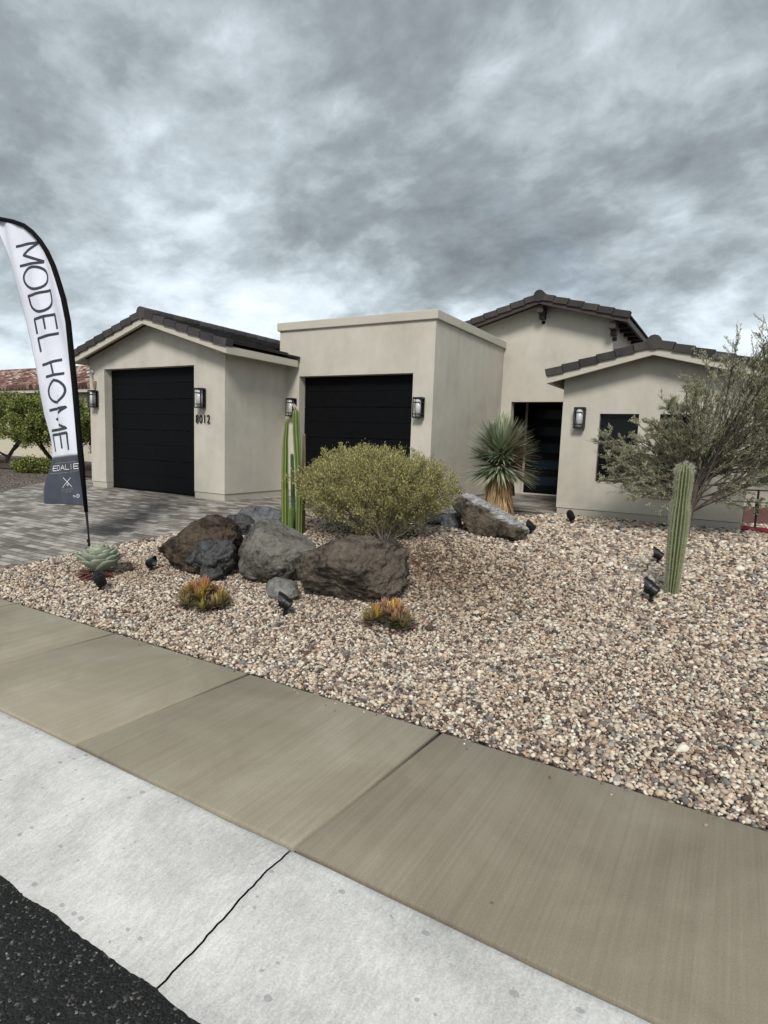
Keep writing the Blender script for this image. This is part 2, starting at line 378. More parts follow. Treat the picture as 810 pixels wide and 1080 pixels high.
# ------------------------------------------------------------------ gravel
ICO_V, ICO_F = [], []
bm = bmesh.new(); bmesh.ops.create_icosphere(bm, subdivisions=1, radius=1); bm.verts.index_update()
ICO_V = np.array([v.co[:] for v in bm.verts]); ICO_F = np.array([[v.index for v in f.verts] for f in bm.faces]); bm.free()
PAL = np.array([(.70,.59,.48),(.62,.49,.39),(.80,.74,.65),(.46,.34,.26),(.25,.18,.145),(.15,.105,.09),(.36,.335,.315),(.21,.20,.195),(.56,.39,.29),(.09,.07,.06),(.52,.41,.35),(.78,.67,.57)])
PW = np.array([.15,.13,.12,.09,.09,.08,.08,.06,.05,.06,.05,.05]); PW = PW/PW.sum()
def stones(name, P, size, pal=PAL, pw=PW, flat=(.45,.8), tint=None, sink=.25):
    n = len(P); k = len(ICO_V)
    s = size[:, None]*np.stack([rng.uniform(.75,1.35,n), rng.uniform(.65,1.,n), rng.uniform(*flat, n)], 1)
    V = ICO_V[None]*(1+rng.uniform(-.28,.28,(n,k,1)))
    V = V*s[:, None, :]
    a = rng.uniform(0, 2*np.pi, n); b = rng.normal(0, .35, n); c = rng.normal(0, .35, n)
    ca, sa = np.cos(a)[:,None], np.sin(a)[:,None]; cb, sb = np.cos(b)[:,None], np.sin(b)[:,None]; cc, sc = np.cos(c)[:,None], np.sin(c)[:,None]
    x, y, z = V[...,0], V[...,1], V[...,2]
    y, z = y*cb-z*sb, y*sb+z*cb; x, z = x*cc+z*sc, -x*sc+z*cc; x, y = x*ca-y*sa, x*sa+y*ca
    V = np.stack([x, y, z], -1)+P[:, None, :]
    V[...,2] += (s[:,2]*(1-sink))[:, None]*.5
    F = (ICO_F[None]+(np.arange(n)*k)[:, None, None]).reshape(-1, 3)
    col = pal[rng.choice(len(pal), n, p=pw)]*rng.uniform(.8,1.15,(n,1))
    if tint is not None: col = col*tint
    col = np.repeat(col, k, 0)
    return nm(name, V.reshape(-1,3), F, STONE, None, col)
def scatter(x0, x1, y0, y1, sp):
    X, Y = np.meshgrid(np.arange(x0, x1, sp), np.arange(y0, y1, sp))
    X = X.ravel()+rng.uniform(-.55,.55,X.size)*sp; Y = Y.ravel()+rng.uniform(-.55,.55,Y.size)*sp
    k = (Y > 2.925) & (X > edge_x(Y)+.01) & (X > -.1*0-7.2) & (X < .12*Y+2.4) & ~((Y > 10.44) & (X < .15))
    return X[k], Y[k]
PX, PY, PS, PZ = [], [], [], []
for (y0, y1, sp, sz) in ((2.92, 4.6, .0178, .0116), (4.6, 6.8, .0225, .0145), (6.8, 8.8, .029, .0182), (8.8, 11.6, .038, .0235)):
    for lay in range(2):
        X, Y = scatter(-7.2, 3.8, y0, y1, sp*(1.0 if lay == 0 else 1.5))
        PX.append(X); PY.append(Y); PS.append(sz*np.exp(rng.normal(0, .27, len(X)))*(1. if lay == 0 else 1.12)); PZ.append(np.full(len(X), .002 if lay == 0 else .012))
PX, PY, PS, PZ = map(np.concatenate, (PX, PY, PS, PZ))
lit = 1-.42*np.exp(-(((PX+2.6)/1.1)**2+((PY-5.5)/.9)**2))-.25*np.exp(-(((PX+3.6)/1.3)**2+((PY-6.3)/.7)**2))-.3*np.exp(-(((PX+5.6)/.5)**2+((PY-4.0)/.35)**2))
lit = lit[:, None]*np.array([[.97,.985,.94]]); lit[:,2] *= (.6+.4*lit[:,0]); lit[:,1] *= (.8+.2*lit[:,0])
# leaf litter and reddish fines gathered under the shrub stain the stones there
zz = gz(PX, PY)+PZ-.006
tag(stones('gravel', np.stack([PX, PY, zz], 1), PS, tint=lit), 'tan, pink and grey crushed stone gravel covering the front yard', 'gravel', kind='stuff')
n = 3800; a = rng.uniform(0,6.283,n); q = np.abs(rng.normal(0,.8,n)); X = -3.0+np.cos(a)*q*1.35; Y = 5.75+np.sin(a)*q; kk = (X > edge_x(Y)+.05) & (Y > 3.1); X, Y = X[kk], Y[kk]; n = len(X)
LP = np.stack([X, Y, gz(X, Y)+rng.uniform(.010,.024,n)], 1); LD = np.stack([rng.normal(0,1,n), rng.normal(0,1,n), rng.normal(0,.25,n)], 1)
LITTER = (LP, LD, n)
# strays on the pavement edge, aggregate on the road
n = 26; X = rng.uniform(-4.5, .6, n); Y = 2.9-np.abs(rng.normal(0, .05, n)); 
tag(stones('stray_gravel', np.stack([X, Y, np.full(n, -1.599)], 1), rng.uniform(.005,.010,n)), 'loose gravel bits strayed onto the tan pavement edge', 'gravel', kind='stuff')
n = 9000; X = rng.uniform(-3.4, -.6, n); Y = 1.072-rng.uniform(0, .55, n)
apal = np.array([(.016,.016,.016),(.03,.03,.029),(.28,.26,.23)]); 
tag(stones('road_aggregate', np.stack([X, Y, np.full(n, -1.684)], 1), rng.uniform(.003,.0065,n), apal, np.array([.62,.355,.025]), sink=.6), 'dark stone aggregate showing in the asphalt surface', 'aggregate', kind='stuff')

# ------------------------------------------------------------------ the house
house = tag(empty('house', (-5.5, 11, -1.2)), 'single-storey beige stucco house with two black garage doors and dark tiled roofs', 'house')
HO = Vector((-5.5, 11, -1.2))
def hb(mb, name, mt, parent=None, bevel=0, smooth=False):
    """part of the house: geometry given in world coordinates"""
    o = mb.build(name, mt, None, smooth, bevel)
    p = parent or house; o.parent = p
    pw = HO if p is house else p['_w'] if '_w' in p else HO
    off = HO if p is house else Vector((0,0,0))
    if p is house: o.location = -HO
    return o
ZB, ZS = -1.62, -1.045     # below ground, stucco screed line
def tile_roof(xp, x0, x1, zp, ze0, ze1, y0, y1, name='roof', ridge=True, skipbox=None, seed=1, rake=True, base=(.062,.058,.056)):
    """gable roof with its ridge along Y at x=xp; z is the deck (top of fascia)"""
    rr = random.Random(seed); deck = MB(); t = MB()
    def tone():
        k = rr.uniform(.72, 1.3); return tuple(np.array(base)*k*np.array([1, rr.uniform(.95,1.), rr.uniform(.9,1.03)]))
    for sx, xe, ze in ((-1, x0, ze0), (1, x1, ze1)):
        run = abs(xe-xp); L = math.hypot(run, zp-ze); d = np.array([(xe-xp)/L, 0, (ze-zp)/L]); nrm = np.array([-d[2]*sx, 0, d[0]*sx])
        if nrm[2] < 0: nrm = -nrm
        nc = max(2, round(L/.34)); ex = L/nc
        for i in range(nc):
            a = np.array([xp, 0, zp])+d*(ex*(i-.12)); w = .305; y = y0+.13
            if i == 0: a = np.array([xp, 0, zp])
            off = (i % 2)*w*.5; y -= off*.0
            while y < y1:
                if xp < -9 and sx > 0 and y > 9.05 and i >= nc-3: break
                yy = min(y+w-.008, y1); o = a+nrm*(.012+rr.uniform(-.002,.003))+np.array([0, y, 0])
                ln = (ex*1.12) if i else ex
                tl = MB(); tilt = nrm*.034
                v0 = o; v1 = o+d*ln+tilt
                th = nrm*.024
                P = [v0, v0+np.array([0,yy-y,0]), v1+np.array([0,yy-y,0]), v1]
                t.add([*P, *[p+th for p in P]], [(0,1,2,3),(4,7,6,5),(0,4,5,1),(1,5,6,2),(2,6,7,3),(3,7,4,0)], tone())
                # low barrel crown on each tile
                m0 = o+np.array([0,(yy-y)*.32,0])+th; 
                y += w
        if rake:   # rake tiles, overlapping blocks down the gable edge
            nr = max(3, round(L/.30)); er = L/nr
            for i in range(nr):
                o = np.array([xp, y0-.015, zp])+d*(er*i)+nrm*(.000)
                c = tone(); v = .010+.0
                t.obox(o-nrm*.035+nrm*.0, d*er*1.04+nrm*.022, np.array([0,.17,0]), nrm*(.120), c)
    for i in range(int((y1-y0)/.33)+1):
        if not ridge: break
        y = y0-.02+i*.33
        t.tube([(xp, y, zp+.045), (xp, y+.36, zp+.062)], [.115,.095], 12, tone())
    deck.prism([(x0,ze0-.02),(xp,zp-.02),(x1,ze1-.02),(x1,ze1),(xp,zp+.0),(x0,ze0)], 'y', y0+.03, y1)
    r = hb(t, name, TILE)
    hb(deck, 'roof_deck', WOOD)
    return r
def fascia(xp, x0, x1, zp, ze0, ze1, y0, y1, h, mt, th=.06):
    f = MB(); 
    f.prism([(x0,ze0-.004),(xp,zp-.004),(x1,ze1-.004),(x1,ze1-h),(xp,zp-h*1.05),(x0,ze0-h)], 'y', y0, y0+th)
    hb(f, 'fascia', mt, bevel=.006)
    f = MB(); f.box(x1-th, x1+.001, y0+th+.001, y1, ze1-h, ze1-.006); hb(f, 'fascia', mt, bevel=.006)
    f = MB(); f.box(x0-.001, x0+th, y0+th+.001, y1, ze0-h, ze0-.006)
    hb(f, 'fascia', mt, bevel=.006)
# --- single garage wing
EYW = 12.75
G1Y = 7.7; gx0, gx1 = -11.68, -7.83; ox0, ox1, oz = -11.2, -8.6, 1.24
def gz_roof(x, xp, zp, sl): return zp-abs(x-xp)*sl
xp, zp, sl = -9.62, 2.12, .30
w = MB(); soff = .03
w.box(gx0, ox0, G1Y, G1Y+.2, ZS, oz); w.box(ox1, gx1, G1Y, G1Y+.2, ZS, oz)
w.prism([(gx0,oz),(gx1,oz),(gx1,gz_roof(gx1,xp,zp,sl)-soff),(xp,zp-soff),(gx0,gz_roof(gx0,xp,zp,sl)-soff)], 'y', G1Y, G1Y+.2)
w.box(gx1-.2, gx1, G1Y+.2, 9.35, ZS, 1.52); w.box(gx0, gx0+.2, G1Y+.2, 14, ZS, 1.45)
hb(w, 'wall', STUCCO)
f = MB(); i_ = .014
f.box(gx0+i_, ox0, G1Y+i_, G1Y+.2, ZB, ZS-.006); f.box(ox1, gx1-i_, G1Y+i_, G1Y+.2, ZB, ZS-.006); f.box(gx1-.2, gx1-i_, G1Y+.2, 9.35, ZB, ZS-.006); f.box(gx0+i_, gx0+.2, G1Y+.2, 14, ZB, ZS-.006)
hb(f, 'foundation', FOUND)
tile_roof(xp, -11.80, -7.5, zp, 1.47, 1.49, 7.38, 13.5, seed=3)
fascia(xp, -11.80, -7.5, zp, 1.47, 1.49, 7.40, 9.30, .135, TRIM)
s = MB(); s.box(-7.84, -7.56, 7.46, 9.30, 1.40, 1.412); hb(s, 'soffit', TRIM)
def garage_door(x0, x1, y, z0, z1, panels=4):
    d = empty('garage_door', (x0-HO.x, y-HO.y, z0-HO.z)); d.parent = house
    h = (z1-z0)/panels; sl_ = MB()
    for i in range(panels):
        sl_.box(0, x1-x0, 0, .04, i*h+.003, (i+1)*h-.003)
        for q in range(2): sl_.box(0, x1-x0, -.006, 0.001, i*h+.012+q*h/2, i*h+h/2-.008+q*h/2)
    sl_.build('door_panel', DOOR, d, bevel=.003)
    s2 = MB(); s2.box(0, x1-x0, -.02, .03, -.02, .0); s2.build('bottom_seal', BLACKF, d)
    return d
garage_door(ox0, ox1, G1Y+.17, float(gz(-10,7.9))+.03, oz+.0)
# --- double garage block
G2Y = 9.35; hx0, hx1 = -8.01, -4.60; px0, px1, pz = -7.51, -5.00, 1.19; top2 = 2.07
w = MB()
w.box(hx0, px0, G2Y, G2Y+.22, ZS, pz); w.box(px1, hx1, G2Y, G2Y+.22, ZS, pz); w.box(hx0, hx1, G2Y, G2Y+.22, pz, top2)
w.box(hx1-.2, hx1, G2Y+.22, EYW, ZS, top2); w.box(hx0, hx0+.2, G2Y+.22, EYW, ZS, top2); w.box(hx0+.2, hx1-.2, 12.7, EYW, ZS, top2)
hb(w, 'wall', STUCCO)
f = MB(); f.box(hx0, px0, G2Y+i_, G2Y+.22, ZB, ZS-.006); hb(f, 'foundation', FOUND); f = MB(); f.box(px1, hx1-i_, G2Y+i_, G2Y+.22, ZB, ZS-.006); f.box(hx1-.2, hx1-i_, G2Y+.22, EYW, ZB, ZS-.006)
hb(f, 'foundation', FOUND)
p = MB(); e = .045
p.box(hx0-e, hx1+e, G2Y-e, G2Y+.26, top2, 2.225); p.box(hx1-.24, hx1+e, G2Y+.26, 13.0, top2, 2.225); p.box(hx0-e, hx0+.24, G2Y+.26, 13.0, top2, 2.225)
hb(p, 'parapet_cap', TRIM, bevel=.012)
p = MB(); p.box(hx0+.2, hx1-.2, G2Y+.22, 12.5, 1.85, 1.9); hb(p, 'flat_roof', FOUND)
garage_door(px0, px1, G2Y+.19, float(gz(-6,9.6))+.03, pz)
# --- entry tower
EYW = 12.75; ex0, ex1 = -5.3, -2.36; ax0, ax1, az = -4.37, -2.55, .94
txp, tzp, tsl = -3.78, 2.99, .285
w = MB()
w.box(-4.60, ax0, EYW, EYW+.2, ZS, az); w.box(ax1, ex1, EYW, EYW+.2, ZS, az)
w.prism([(ex0,az),(ex1,az),(ex1,gz_roof(ex1,txp,tzp,tsl)-.03),(txp,tzp-.03),(ex0,gz_roof(ex0,txp,tzp,tsl)-.03)], 'y', EYW, EYW+.2)
w.box(ex1-.2, ex1, EYW+.2, 17, ZS, 2.55); w.box(ex0, ex0+.2, EYW+.2, 17, ZS, 2.5)
# alcove
w.box(-5.1, ax1, 14.2, 14.3, ZS-.2, 1.25); w.box(-5.1, -5.0, EYW+.2, 14.2, ZS-.2, 1.25); w.box(ax1, ax1+.1, EYW+.2, 14.3, ZS-.2, 1.25)
hb(w, 'wall', STUCCO)
w = MB(); w.box(-5.1, ax1+.1, EYW+.2, 14.3, 1.25, 1.32); hb(w, 'ceiling', WOOD)
tile_roof(txp, -5.50, -2.05, tzp, tzp-tsl*1.72, tzp-tsl*1.73, 12.35, 16.2, seed=5)
fascia(txp, -5.50, -2.05, tzp, tzp-tsl*1.72, tzp-tsl*1.73, 12.37, 16.2, .105, WOOD, .045)
for cx in (txp, -2.34):
    c = MB(); zt = gz_roof(cx, txp, tzp, tsl)-.12
    c.box(cx-.065, cx+.065, 12.44, EYW, zt-.15, zt-.0)
    c.box(cx-.058, cx+.058, 12.60, EYW, zt-.25, zt-.151); c.box(cx-.05, cx+.05, 12.78, EYW, zt-.34, zt-.251)
    hb(c, 'corbel', WOOD, bevel=.012)
for i in range(7):   # rafter tails under the side eave
    y = 12.9+i*.5; c = MB(); c.box(-2.38, -2.10, y, y+.07, 2.395, 2.48); hb(c, 'rafter_tail', WOOD, bevel=.004)
s = MB(); s.box(-4.98,-4.50,14.18,14.199,-.55,1.24); hb(s, 'shade_panel', WGLASS)  # dark sheet added to stand for shade on the alcove's upper back wall
# front door
dr = empty('front_door', (-4.42-HO.x, 14.13-HO.y, -1.14-HO.z)); dr.parent = house
s = MB(); s.box(0, 1.14, 0, .06, .02, 2.28); s.build('door_leaf', DOOR, dr, bevel=.004)
s = MB(); s.box(-.05, 0, -.01, .065, 0, 2.33); s.box(1.14, 1.19, -.01, .065, 0, 2.33); s.box(0, 1.14, -.01, .065, 2.28, 2.33); s.box(-.05, 1.19, -.05, .065, -.02, .02)
s.build('door_frame', TRIM, dr, bevel=.004)
for i in range(5):
    s = MB(); s.box(.24, 1.02, -.008, .001, .22+i*.39, .22+i*.39+.21); s.build('glass_strip', DGLASS, dr)
s = MB(); s.tube([(.12,-.05,.8),(.12,-.05,1.3)], .012, 8); s.tube([(.12,-.05,.85),(.12,.0,.85)], .008, 8); s.tube([(.12,-.05,1.25),(.12,.0,1.25)], .008, 8); s.build('door_handle', BLACK, dr)
# --- bedroom wing
WY = 10.5; wx0, wx1 = -2.68, .125; wxp, wzp, wsl = -1.28, 1.60, .255
wins = [(-2.06, -1.45, -.56, .575), (-1.14, -.53, -.56, .575)]
w = MB(); T_ = .2
zs = [ZS, -.56, .575]
w.box(wx0, wx1, WY, WY+T_, ZS, -.56)
for a, b in ((wx0, -2.06), (-1.45, -1.14), (-.53, wx1)): w.box(a, b, WY, WY+T_, -.56, .575)
w.prism([(wx0,.575),(wx1,.575),(wx1,gz_roof(wx1,wxp,wzp,wsl)-.03),(wxp,wzp-.03),(wx0,gz_roof(wx0,wxp,wzp,wsl)-.03)], 'y', WY, WY+T_)
w.box(wx0, wx0+T_, WY+T_, EYW, ZS, 1.18); w.box(wx1-T_, wx1, WY+T_, 17, ZS, 1.18)
hb(w, 'wall', STUCCO)
f = MB(); f.box(wx0+i_, wx1-i_, WY+i_, WY+T_, ZB, ZS-.006); f.box(wx0+i_, wx0+T_, WY+T_, EYW, ZB, ZS-.006); f.box(wx1-T_, wx1-i_, WY+T_, 17, ZB, ZS-.006); hb(f, 'foundation', FOUND)
tile_roof(wxp, -2.90, .34, wzp, wzp-wsl*1.62, wzp-wsl*1.62, 10.17, 16.5, seed=9)
fascia(wxp, -2.90, .34, wzp, wzp-wsl*1.62, wzp-wsl*1.62, 10.19, 16.5, .135, TRIM)
for (a, b, z0, z1) in wins:
    wd = empty('window', (a-HO.x, WY+.07-HO.y, z0-HO.z)); wd.parent = house
    W2, H2 = b-a, z1-z0; s = MB(); t_ = .022
    s.box(0, t_, 0, .05, 0, H2); s.box(W2-t_, W2, 0, .05, 0, H2); s.box(t_, W2-t_, 0, .05, 0, t_); s.box(t_, W2-t_, 0, .05, H2-t_, H2); s.build('window_frame', BLACK, wd)
    s = MB(); s.box(t_, W2-t_, .02, .03, t_, H2-t_); s.build('pane', WGLASS, wd)
    s = MB(); s.box(.0, W2, -.075, -.002, -.015, .004); s.build('window_sill', TRIM, wd)
    s = MB(); s.box(.0, W2, .09, .1, -.0, H2); s.build('room_shade', BLACKF, wd)
# rear mass and roof behind everything
w = MB(); w.box(-11.5, 0.0, 14.31, 20, ZB, 1.2); hb(w, 'wall', STUCCO)
w = MB(); w.box(.13, 6, 15.5, 15.7, ZB, 1.22); hb(w, 'wall', STUCCO)
s = MB(); s.tube([(wx1+.03, 11.5, -.5),(wx1+.03, 11.5, .25)], .018, 8); hb(s, 'conduit', BLACK)
s = MB(); s.box(wx1, wx1+.09, 12.3, 12.5, .55, .85); hb(s, 'meter_box', BLACK, bevel=.01)
# rear patio beam, seen at the right edge
s = MB(); s.box(.35, 4, 13.6, 13.8, 1.0, 1.22); hb(s, 'patio_beam', WOOD); s = MB(); s.box(.35, 4, 13.4, 18, 1.23, 1.35); hb(s, 'patio_roof', TILE)
s = MB(); s.box(3.2, 3.4, 13.6, 13.8, -1.2, 1.0); hb(s, 'patio_post', STUCCO)
# wall lamps
def wall_lamp(x, y, z, lbl):
    L = empty('wall_lamp', (x-HO.x, y-HO.y, z-HO.z)); L.parent = house; L['label'] = lbl
    s = MB(); s.box(-.06, .06, -.02, 0, -.15, .15); s.build('back_plate', BLACK, L)
    s = MB(); a, h, d = .088, .175, .14
    s.box(-a, a, -d, -.02, h-.03, h); s.box(-a, a, -d, -.02, -h, -h+.02)
    for x_ in (-a, a-.014):
        s.box(x_, x_+.014, -d, -d+.014, -h+.02, h-.03); s.box(x_, x_+.014, -.04, -.021, -h+.02, h-.03)
    for zz_ in (h-.09, -h+.06):
        s.box(-a-.002, a+.002, -d-.003, -d+.010, zz_, zz_+.012); s.box(-a-.003, -a+.008, -d, -.03, zz_, zz_+.012); s.box(a-.008, a+.003, -d, -.03, zz_, zz_+.012)
    s.build('lamp_cage', BLACK, L)
    s = MB(); s.tube([(0,-.078,-h+.02),(0,-.078,h-.03)], .056, 16); s.build('glass_shade', GLASSF, L, smooth=True)
wall_lamp(-11.47, G1Y, .645, 'lantern left of the single garage door')
wall_lamp(-8.37, G1Y, .645, 'lantern above the house number')
wall_lamp(-7.64, G2Y, .59, 'lantern in the inner corner left of the wide garage door')
wall_lamp(-4.83, G2Y, .59, 'lantern right of the wide garage door')
wall_lamp(-2.37, WY, .50, 'lantern between the entry and the window')
# house number
def text_mesh(name, s, size, ext, mt, parent, loc, rot):
    cu = bpy.data.curves.new(name, 'FONT'); cu.body = s; cu.size = size; cu.extrude = ext; cu.align_x = 'CENTER'; cu.space_character = 1.2
    t = bpy.data.objects.new(name+'_tmp', cu); C.objects.link(t)
    dg = bpy.context.evaluated_depsgraph_get(); me = bpy.data.meshes.new_from_object(t.evaluated_get(dg))
    bpy.data.objects.remove(t); me.materials.clear(); me.materials.append(mt)
    o = bpy.data.objects.new(name, me); C.objects.link(o); o.parent = parent; o.location = loc; o.rotation_euler = rot
    return o
t = text_mesh('house_number', '8012', .205, .008, BLACK, house, (-8.36-HO.x, G1Y-.018-HO.y, .205-HO.z), (R(90),0,0)); t.scale = (.78,1.05,1)
# camera and alarm box
s = MB(); s.tube([(-11.55,G1Y,1.20),(-11.55,G1Y-.05,1.20)], .035, 10); s.tube([(-11.57,G1Y-.05,1.19),(-11.50,G1Y-.16,1.165)], .026, 12); hb(s, 'security_camera', WHITEP, smooth=True)
s = MB(); s.box(-11.55,-11.45,G1Y-.03,G1Y,.93,1.01); s.box(-11.53,-11.46,G1Y-.035,G1Y,.86,.925); hb(s, 'door_sensor_box', TANP, bevel=.004)

# ------------------------------------------------------------------ neighbour house
nb = tag(empty('house', (-27, 14, -1.2)), 'cream neighbouring house with red and pink clay tiled roof behind the flag', 'house')
s = MB(); s.box(-38+27, -19+27, 0, 9, -.4, 2.75); s.build('wall', NEIGH, nb)
s = MB(); s.box(-11.4, 8.4, -.45, -.39, 2.60, 2.80); s.build('fascia', TRIM, nb)
V, Fc, Cc = [], [], []
rr = random.Random(4); TH = math.atan2(1.25, 3.6); d = np.array([0, math.cos(TH), math.sin(TH)]); nr_ = np.array([0, -math.sin(TH), math.cos(TH)])
t = MB(); x = -11.5
while x < 8.5:
    for i in range(11):
        k = rr.random(); c = (.21,.115,.095) if k < .4 else (.40,.25,.20) if k < .72 else (.12,.06,.05) if k < .85 else (.60,.48,.40)
        a = np.array([x+.1, -.5, 2.8])+d*(i*.36)
        t.tube([a+nr_*.03, a+nr_*.0+d*.4], [.105,.085], 8, c)
    x += .235
t.prism([(-.5,2.74),(3.4,4.06),(3.4,2.7)], 'x', -11.5, 8.5, (.10,.04,.035))
t.build('roof', m_attr('clay_roof_tile', .9, .3, 60, (.6,1.), 9, .2), nb, smooth=False)
t = MB(); 
for i in range(60): t.tube([(-11.5+i*.34, 3.42, 4.10), (-11.5+i*.34+.38, 3.42, 4.12)], [.13,.11], 10, (.2+.1*rr.random(),.085,.06))
t.build('ridge_tiles', bpy.data.materials['clay_roof_tile'], nb)

# ------------------------------------------------------------------ rocks
def rock(px, py_base, yworld, size, mt, label, seed, rz=0, planes=9, tilt=(0,0), amp=.10, sink=.18, top=None, name='boulder', x=None, grp=None, cuts=()):
    rr = random.Random(seed)
    if x is None:
        p = onY(yworld, px, py_base); x = float(p[0])
    y = yworld; z = float(gz(x, y))
    bm = bmesh.new(); bmesh.ops.create_icosphere(bm, subdivisions=6 if max(size) > .3 else 5, radius=1)
    pl = []
    for _ in range(planes):
        v = Vector((rr.gauss(0,1), rr.gauss(0,1), rr.gauss(0,.8))).normalized(); pl.append((v, rr.uniform(.62,.86)))
    for c in cuts: pl.append((Vector(c[:3]).normalized(), c[3]))
    off = Vector((seed*3.1, seed*1.7, seed*.9))
    for v in bm.verts:
        p = v.co.copy()
        for n_, d_ in pl:
            e = p.dot(n_)-d_
            if e > 0: p -= n_*e*.93
        nn = p.normalized()
        f1 = mn.fractal(p*1.6+off, 1., 2.1, 6); rg = 1-abs(mn.noise(p*2.6+off))*2
        p += nn*(amp*f1+amp*.35*rg)
        p += nn*amp*.42*mn.fractal(p*6+off, .75, 2.2, 6)
        rd2 = 1-abs(mn.noise(p*5.3+off*2))*2.2; p -= nn*amp*.30*max(rd2, 0)**3
        v.co = p
    bmesh.ops.scale(bm, vec=size, verts=bm.verts)
    Mr = Matrix.Rotation(rz, 3, 'Z') @ Matrix.Rotation(tilt[0], 3, 'X') @ Matrix.Rotation(tilt[1], 3, 'Y')
    bmesh.ops.rotate(bm, cent=(0,0,0), matrix=Mr, verts=bm.verts)
    zmin = min(v.co.z for v in bm.verts); H = max(v.co.z for v in bm.verts)-zmin
    me = bpy.data.meshes.new(name); bm.to_mesh(me); bm.free(); me.materials.append(mt)
    for pg in me.polygons: pg.use_smooth = True
    o = bpy.data.objects.new(name, me); C.objects.link(o)
    o.location = (x, y, z-zmin-H*sink)
    return tag(o, label, 'rock' if name == 'rock' else 'boulder', grp)
rock(200, 0, 4.55, (.46,.42,.36), RK_BROWN, 'rough brown boulder with pale flecks, leftmost of the big boulders', 3, x=-4.98, rz=.3, cuts=((-.7,-.2,.75,.55),))
rock(0, 0, 4.42, (.27,.24,.25), RK_DARK, 'dark grey jagged rock leaning on the right side of the brown boulder', 8, x=-4.60, amp=.2, tilt=(0,-.4))
rock(0, 0, 4.72, (.50,.42,.34), RK_GREY, 'big smooth grey boulder between the brown boulder and the dark brown one', 14, x=-4.12, rz=-.2, planes=6, amp=.07, cuts=((-.5,-.75,.25,.62),))
rock(0, 0, 4.62, (.54,.40,.37), RK_DBR, 'biggest dark brown boulder below the rounded shrub', 21, x=-3.04, rz=.35, planes=8, amp=.10, sink=.16, cuts=((0,0,1,.72),(.75,-.55,.1,.74)))
rock(0, 0, 4.24, (.18,.13,.13), RK_LITE, 'small light grey rock between the grey and dark brown boulders', 31, x=-3.55, name='rock', amp=.07)
rock(0, 0, 4.28, (.15,.12,.12), RK_DARK, 'small dark grey rock at the foot of the brown boulder', 35, x=-4.52, name='rock')
rock(0, 0, 5.75, (.26,.22,.16), RK_DARK, 'dark rock at the back between the brown boulder and the driveway', 41, x=-5.60, name='rock', amp=.14)
rock(0, 0, 6.25, (.40,.25,.17), RK_BLUE, 'long low blue grey rock at the driveway edge left of the cactus', 44, x=-5.62, name='rock', rz=.5)
rock(0, 0, 6.65, (.15,.12,.12), RK_DARK, 'small black rock just left of the tall green cactus', 47, x=-5.52, name='rock')
rock(0, 0, 4.05, (.055,.05,.06), RK_BROWN, 'fist-sized dark brown stone beside the mint green agave', 52, x=-5.53, name='rock')
rock(0, 0, 7.62, (.62,.38,.32), RK_WHITE, 'slanted brown boulder with whitish top beside the yucca', 61, x=-2.86, rz=-.12, planes=4, tilt=(-.10,.42), amp=.08, sink=.22, cuts=((0,-.9,.1,.55),(0,.1,1,.5),(1,0,.1,.85),(0,-.5,.9,.62)))
rock(0, 0, 7.75, (.17,.14,.13), RK_BLUE, 'small pale blue grey rock left of the slanted boulder', 66, x=-3.42, name='rock')
rock(0, 0, 7.9, (.34,.25,.27), RK_LITE, 'pale grey rock half hidden behind the right side of the shrub', 69, x=-3.75, name='rock', amp=.14)

# ------------------------------------------------------------------ branching plants
def grow(base, tips, k=.35, sub=4, bow=.06, seed=1, r_tip=.0022, r_pow=.5, rmax=.03, hub=None):
    """every tip joins the nearest node of the growing tree; returns polylines with radii"""
    rr = np.random.default_rng(seed)
    base = np.array(base, float); nodes = [base]; plen = [0.]; par = [-1]; starts = []
    if hub is not None:
        for h in hub:
            h = np.array(h, float); nodes.append(h); plen.append(plen[-1]+np.linalg.norm(h-nodes[-2])); par.append(len(nodes)-2)
    tips = np.asarray(tips); order = np.argsort(np.linalg.norm(tips-base, axis=1)+rr.normal(0,.05,len(tips)))
    paths = []
    for t in tips[order]:
        A = np.array(nodes); d = np.linalg.norm(A-t, axis=1); j = int(np.argmin(d+k*np.array(plen)))
        p0 = A[j]; L = np.linalg.norm(t-p0); prev = j; pl = [j]
        side = rr.normal(0, 1, 3)*L*bow
        for i in range(1, sub+1):
            s = i/sub; p = p0+(t-p0)*s+side*math.sin(math.pi*s)*.6+np.array([0,0,-1])*L*bow*math.sin(math.pi*s)+rr.normal(0, .006, 3)*(i < sub)
            nodes.append(p); plen.append(plen[prev]+L/sub); par.append(prev); prev = len(nodes)-1; pl.append(prev)
        paths.append(pl)
    nodes = np.array(nodes); cnt = np.zeros(len(nodes))
    for pl in paths:
        i = pl[-1]
        while i >= 0: cnt[i] += 1; i = par[i]
    rad = np.minimum(r_tip*cnt**r_pow, rmax)
    return nodes, np.array(par), rad, paths
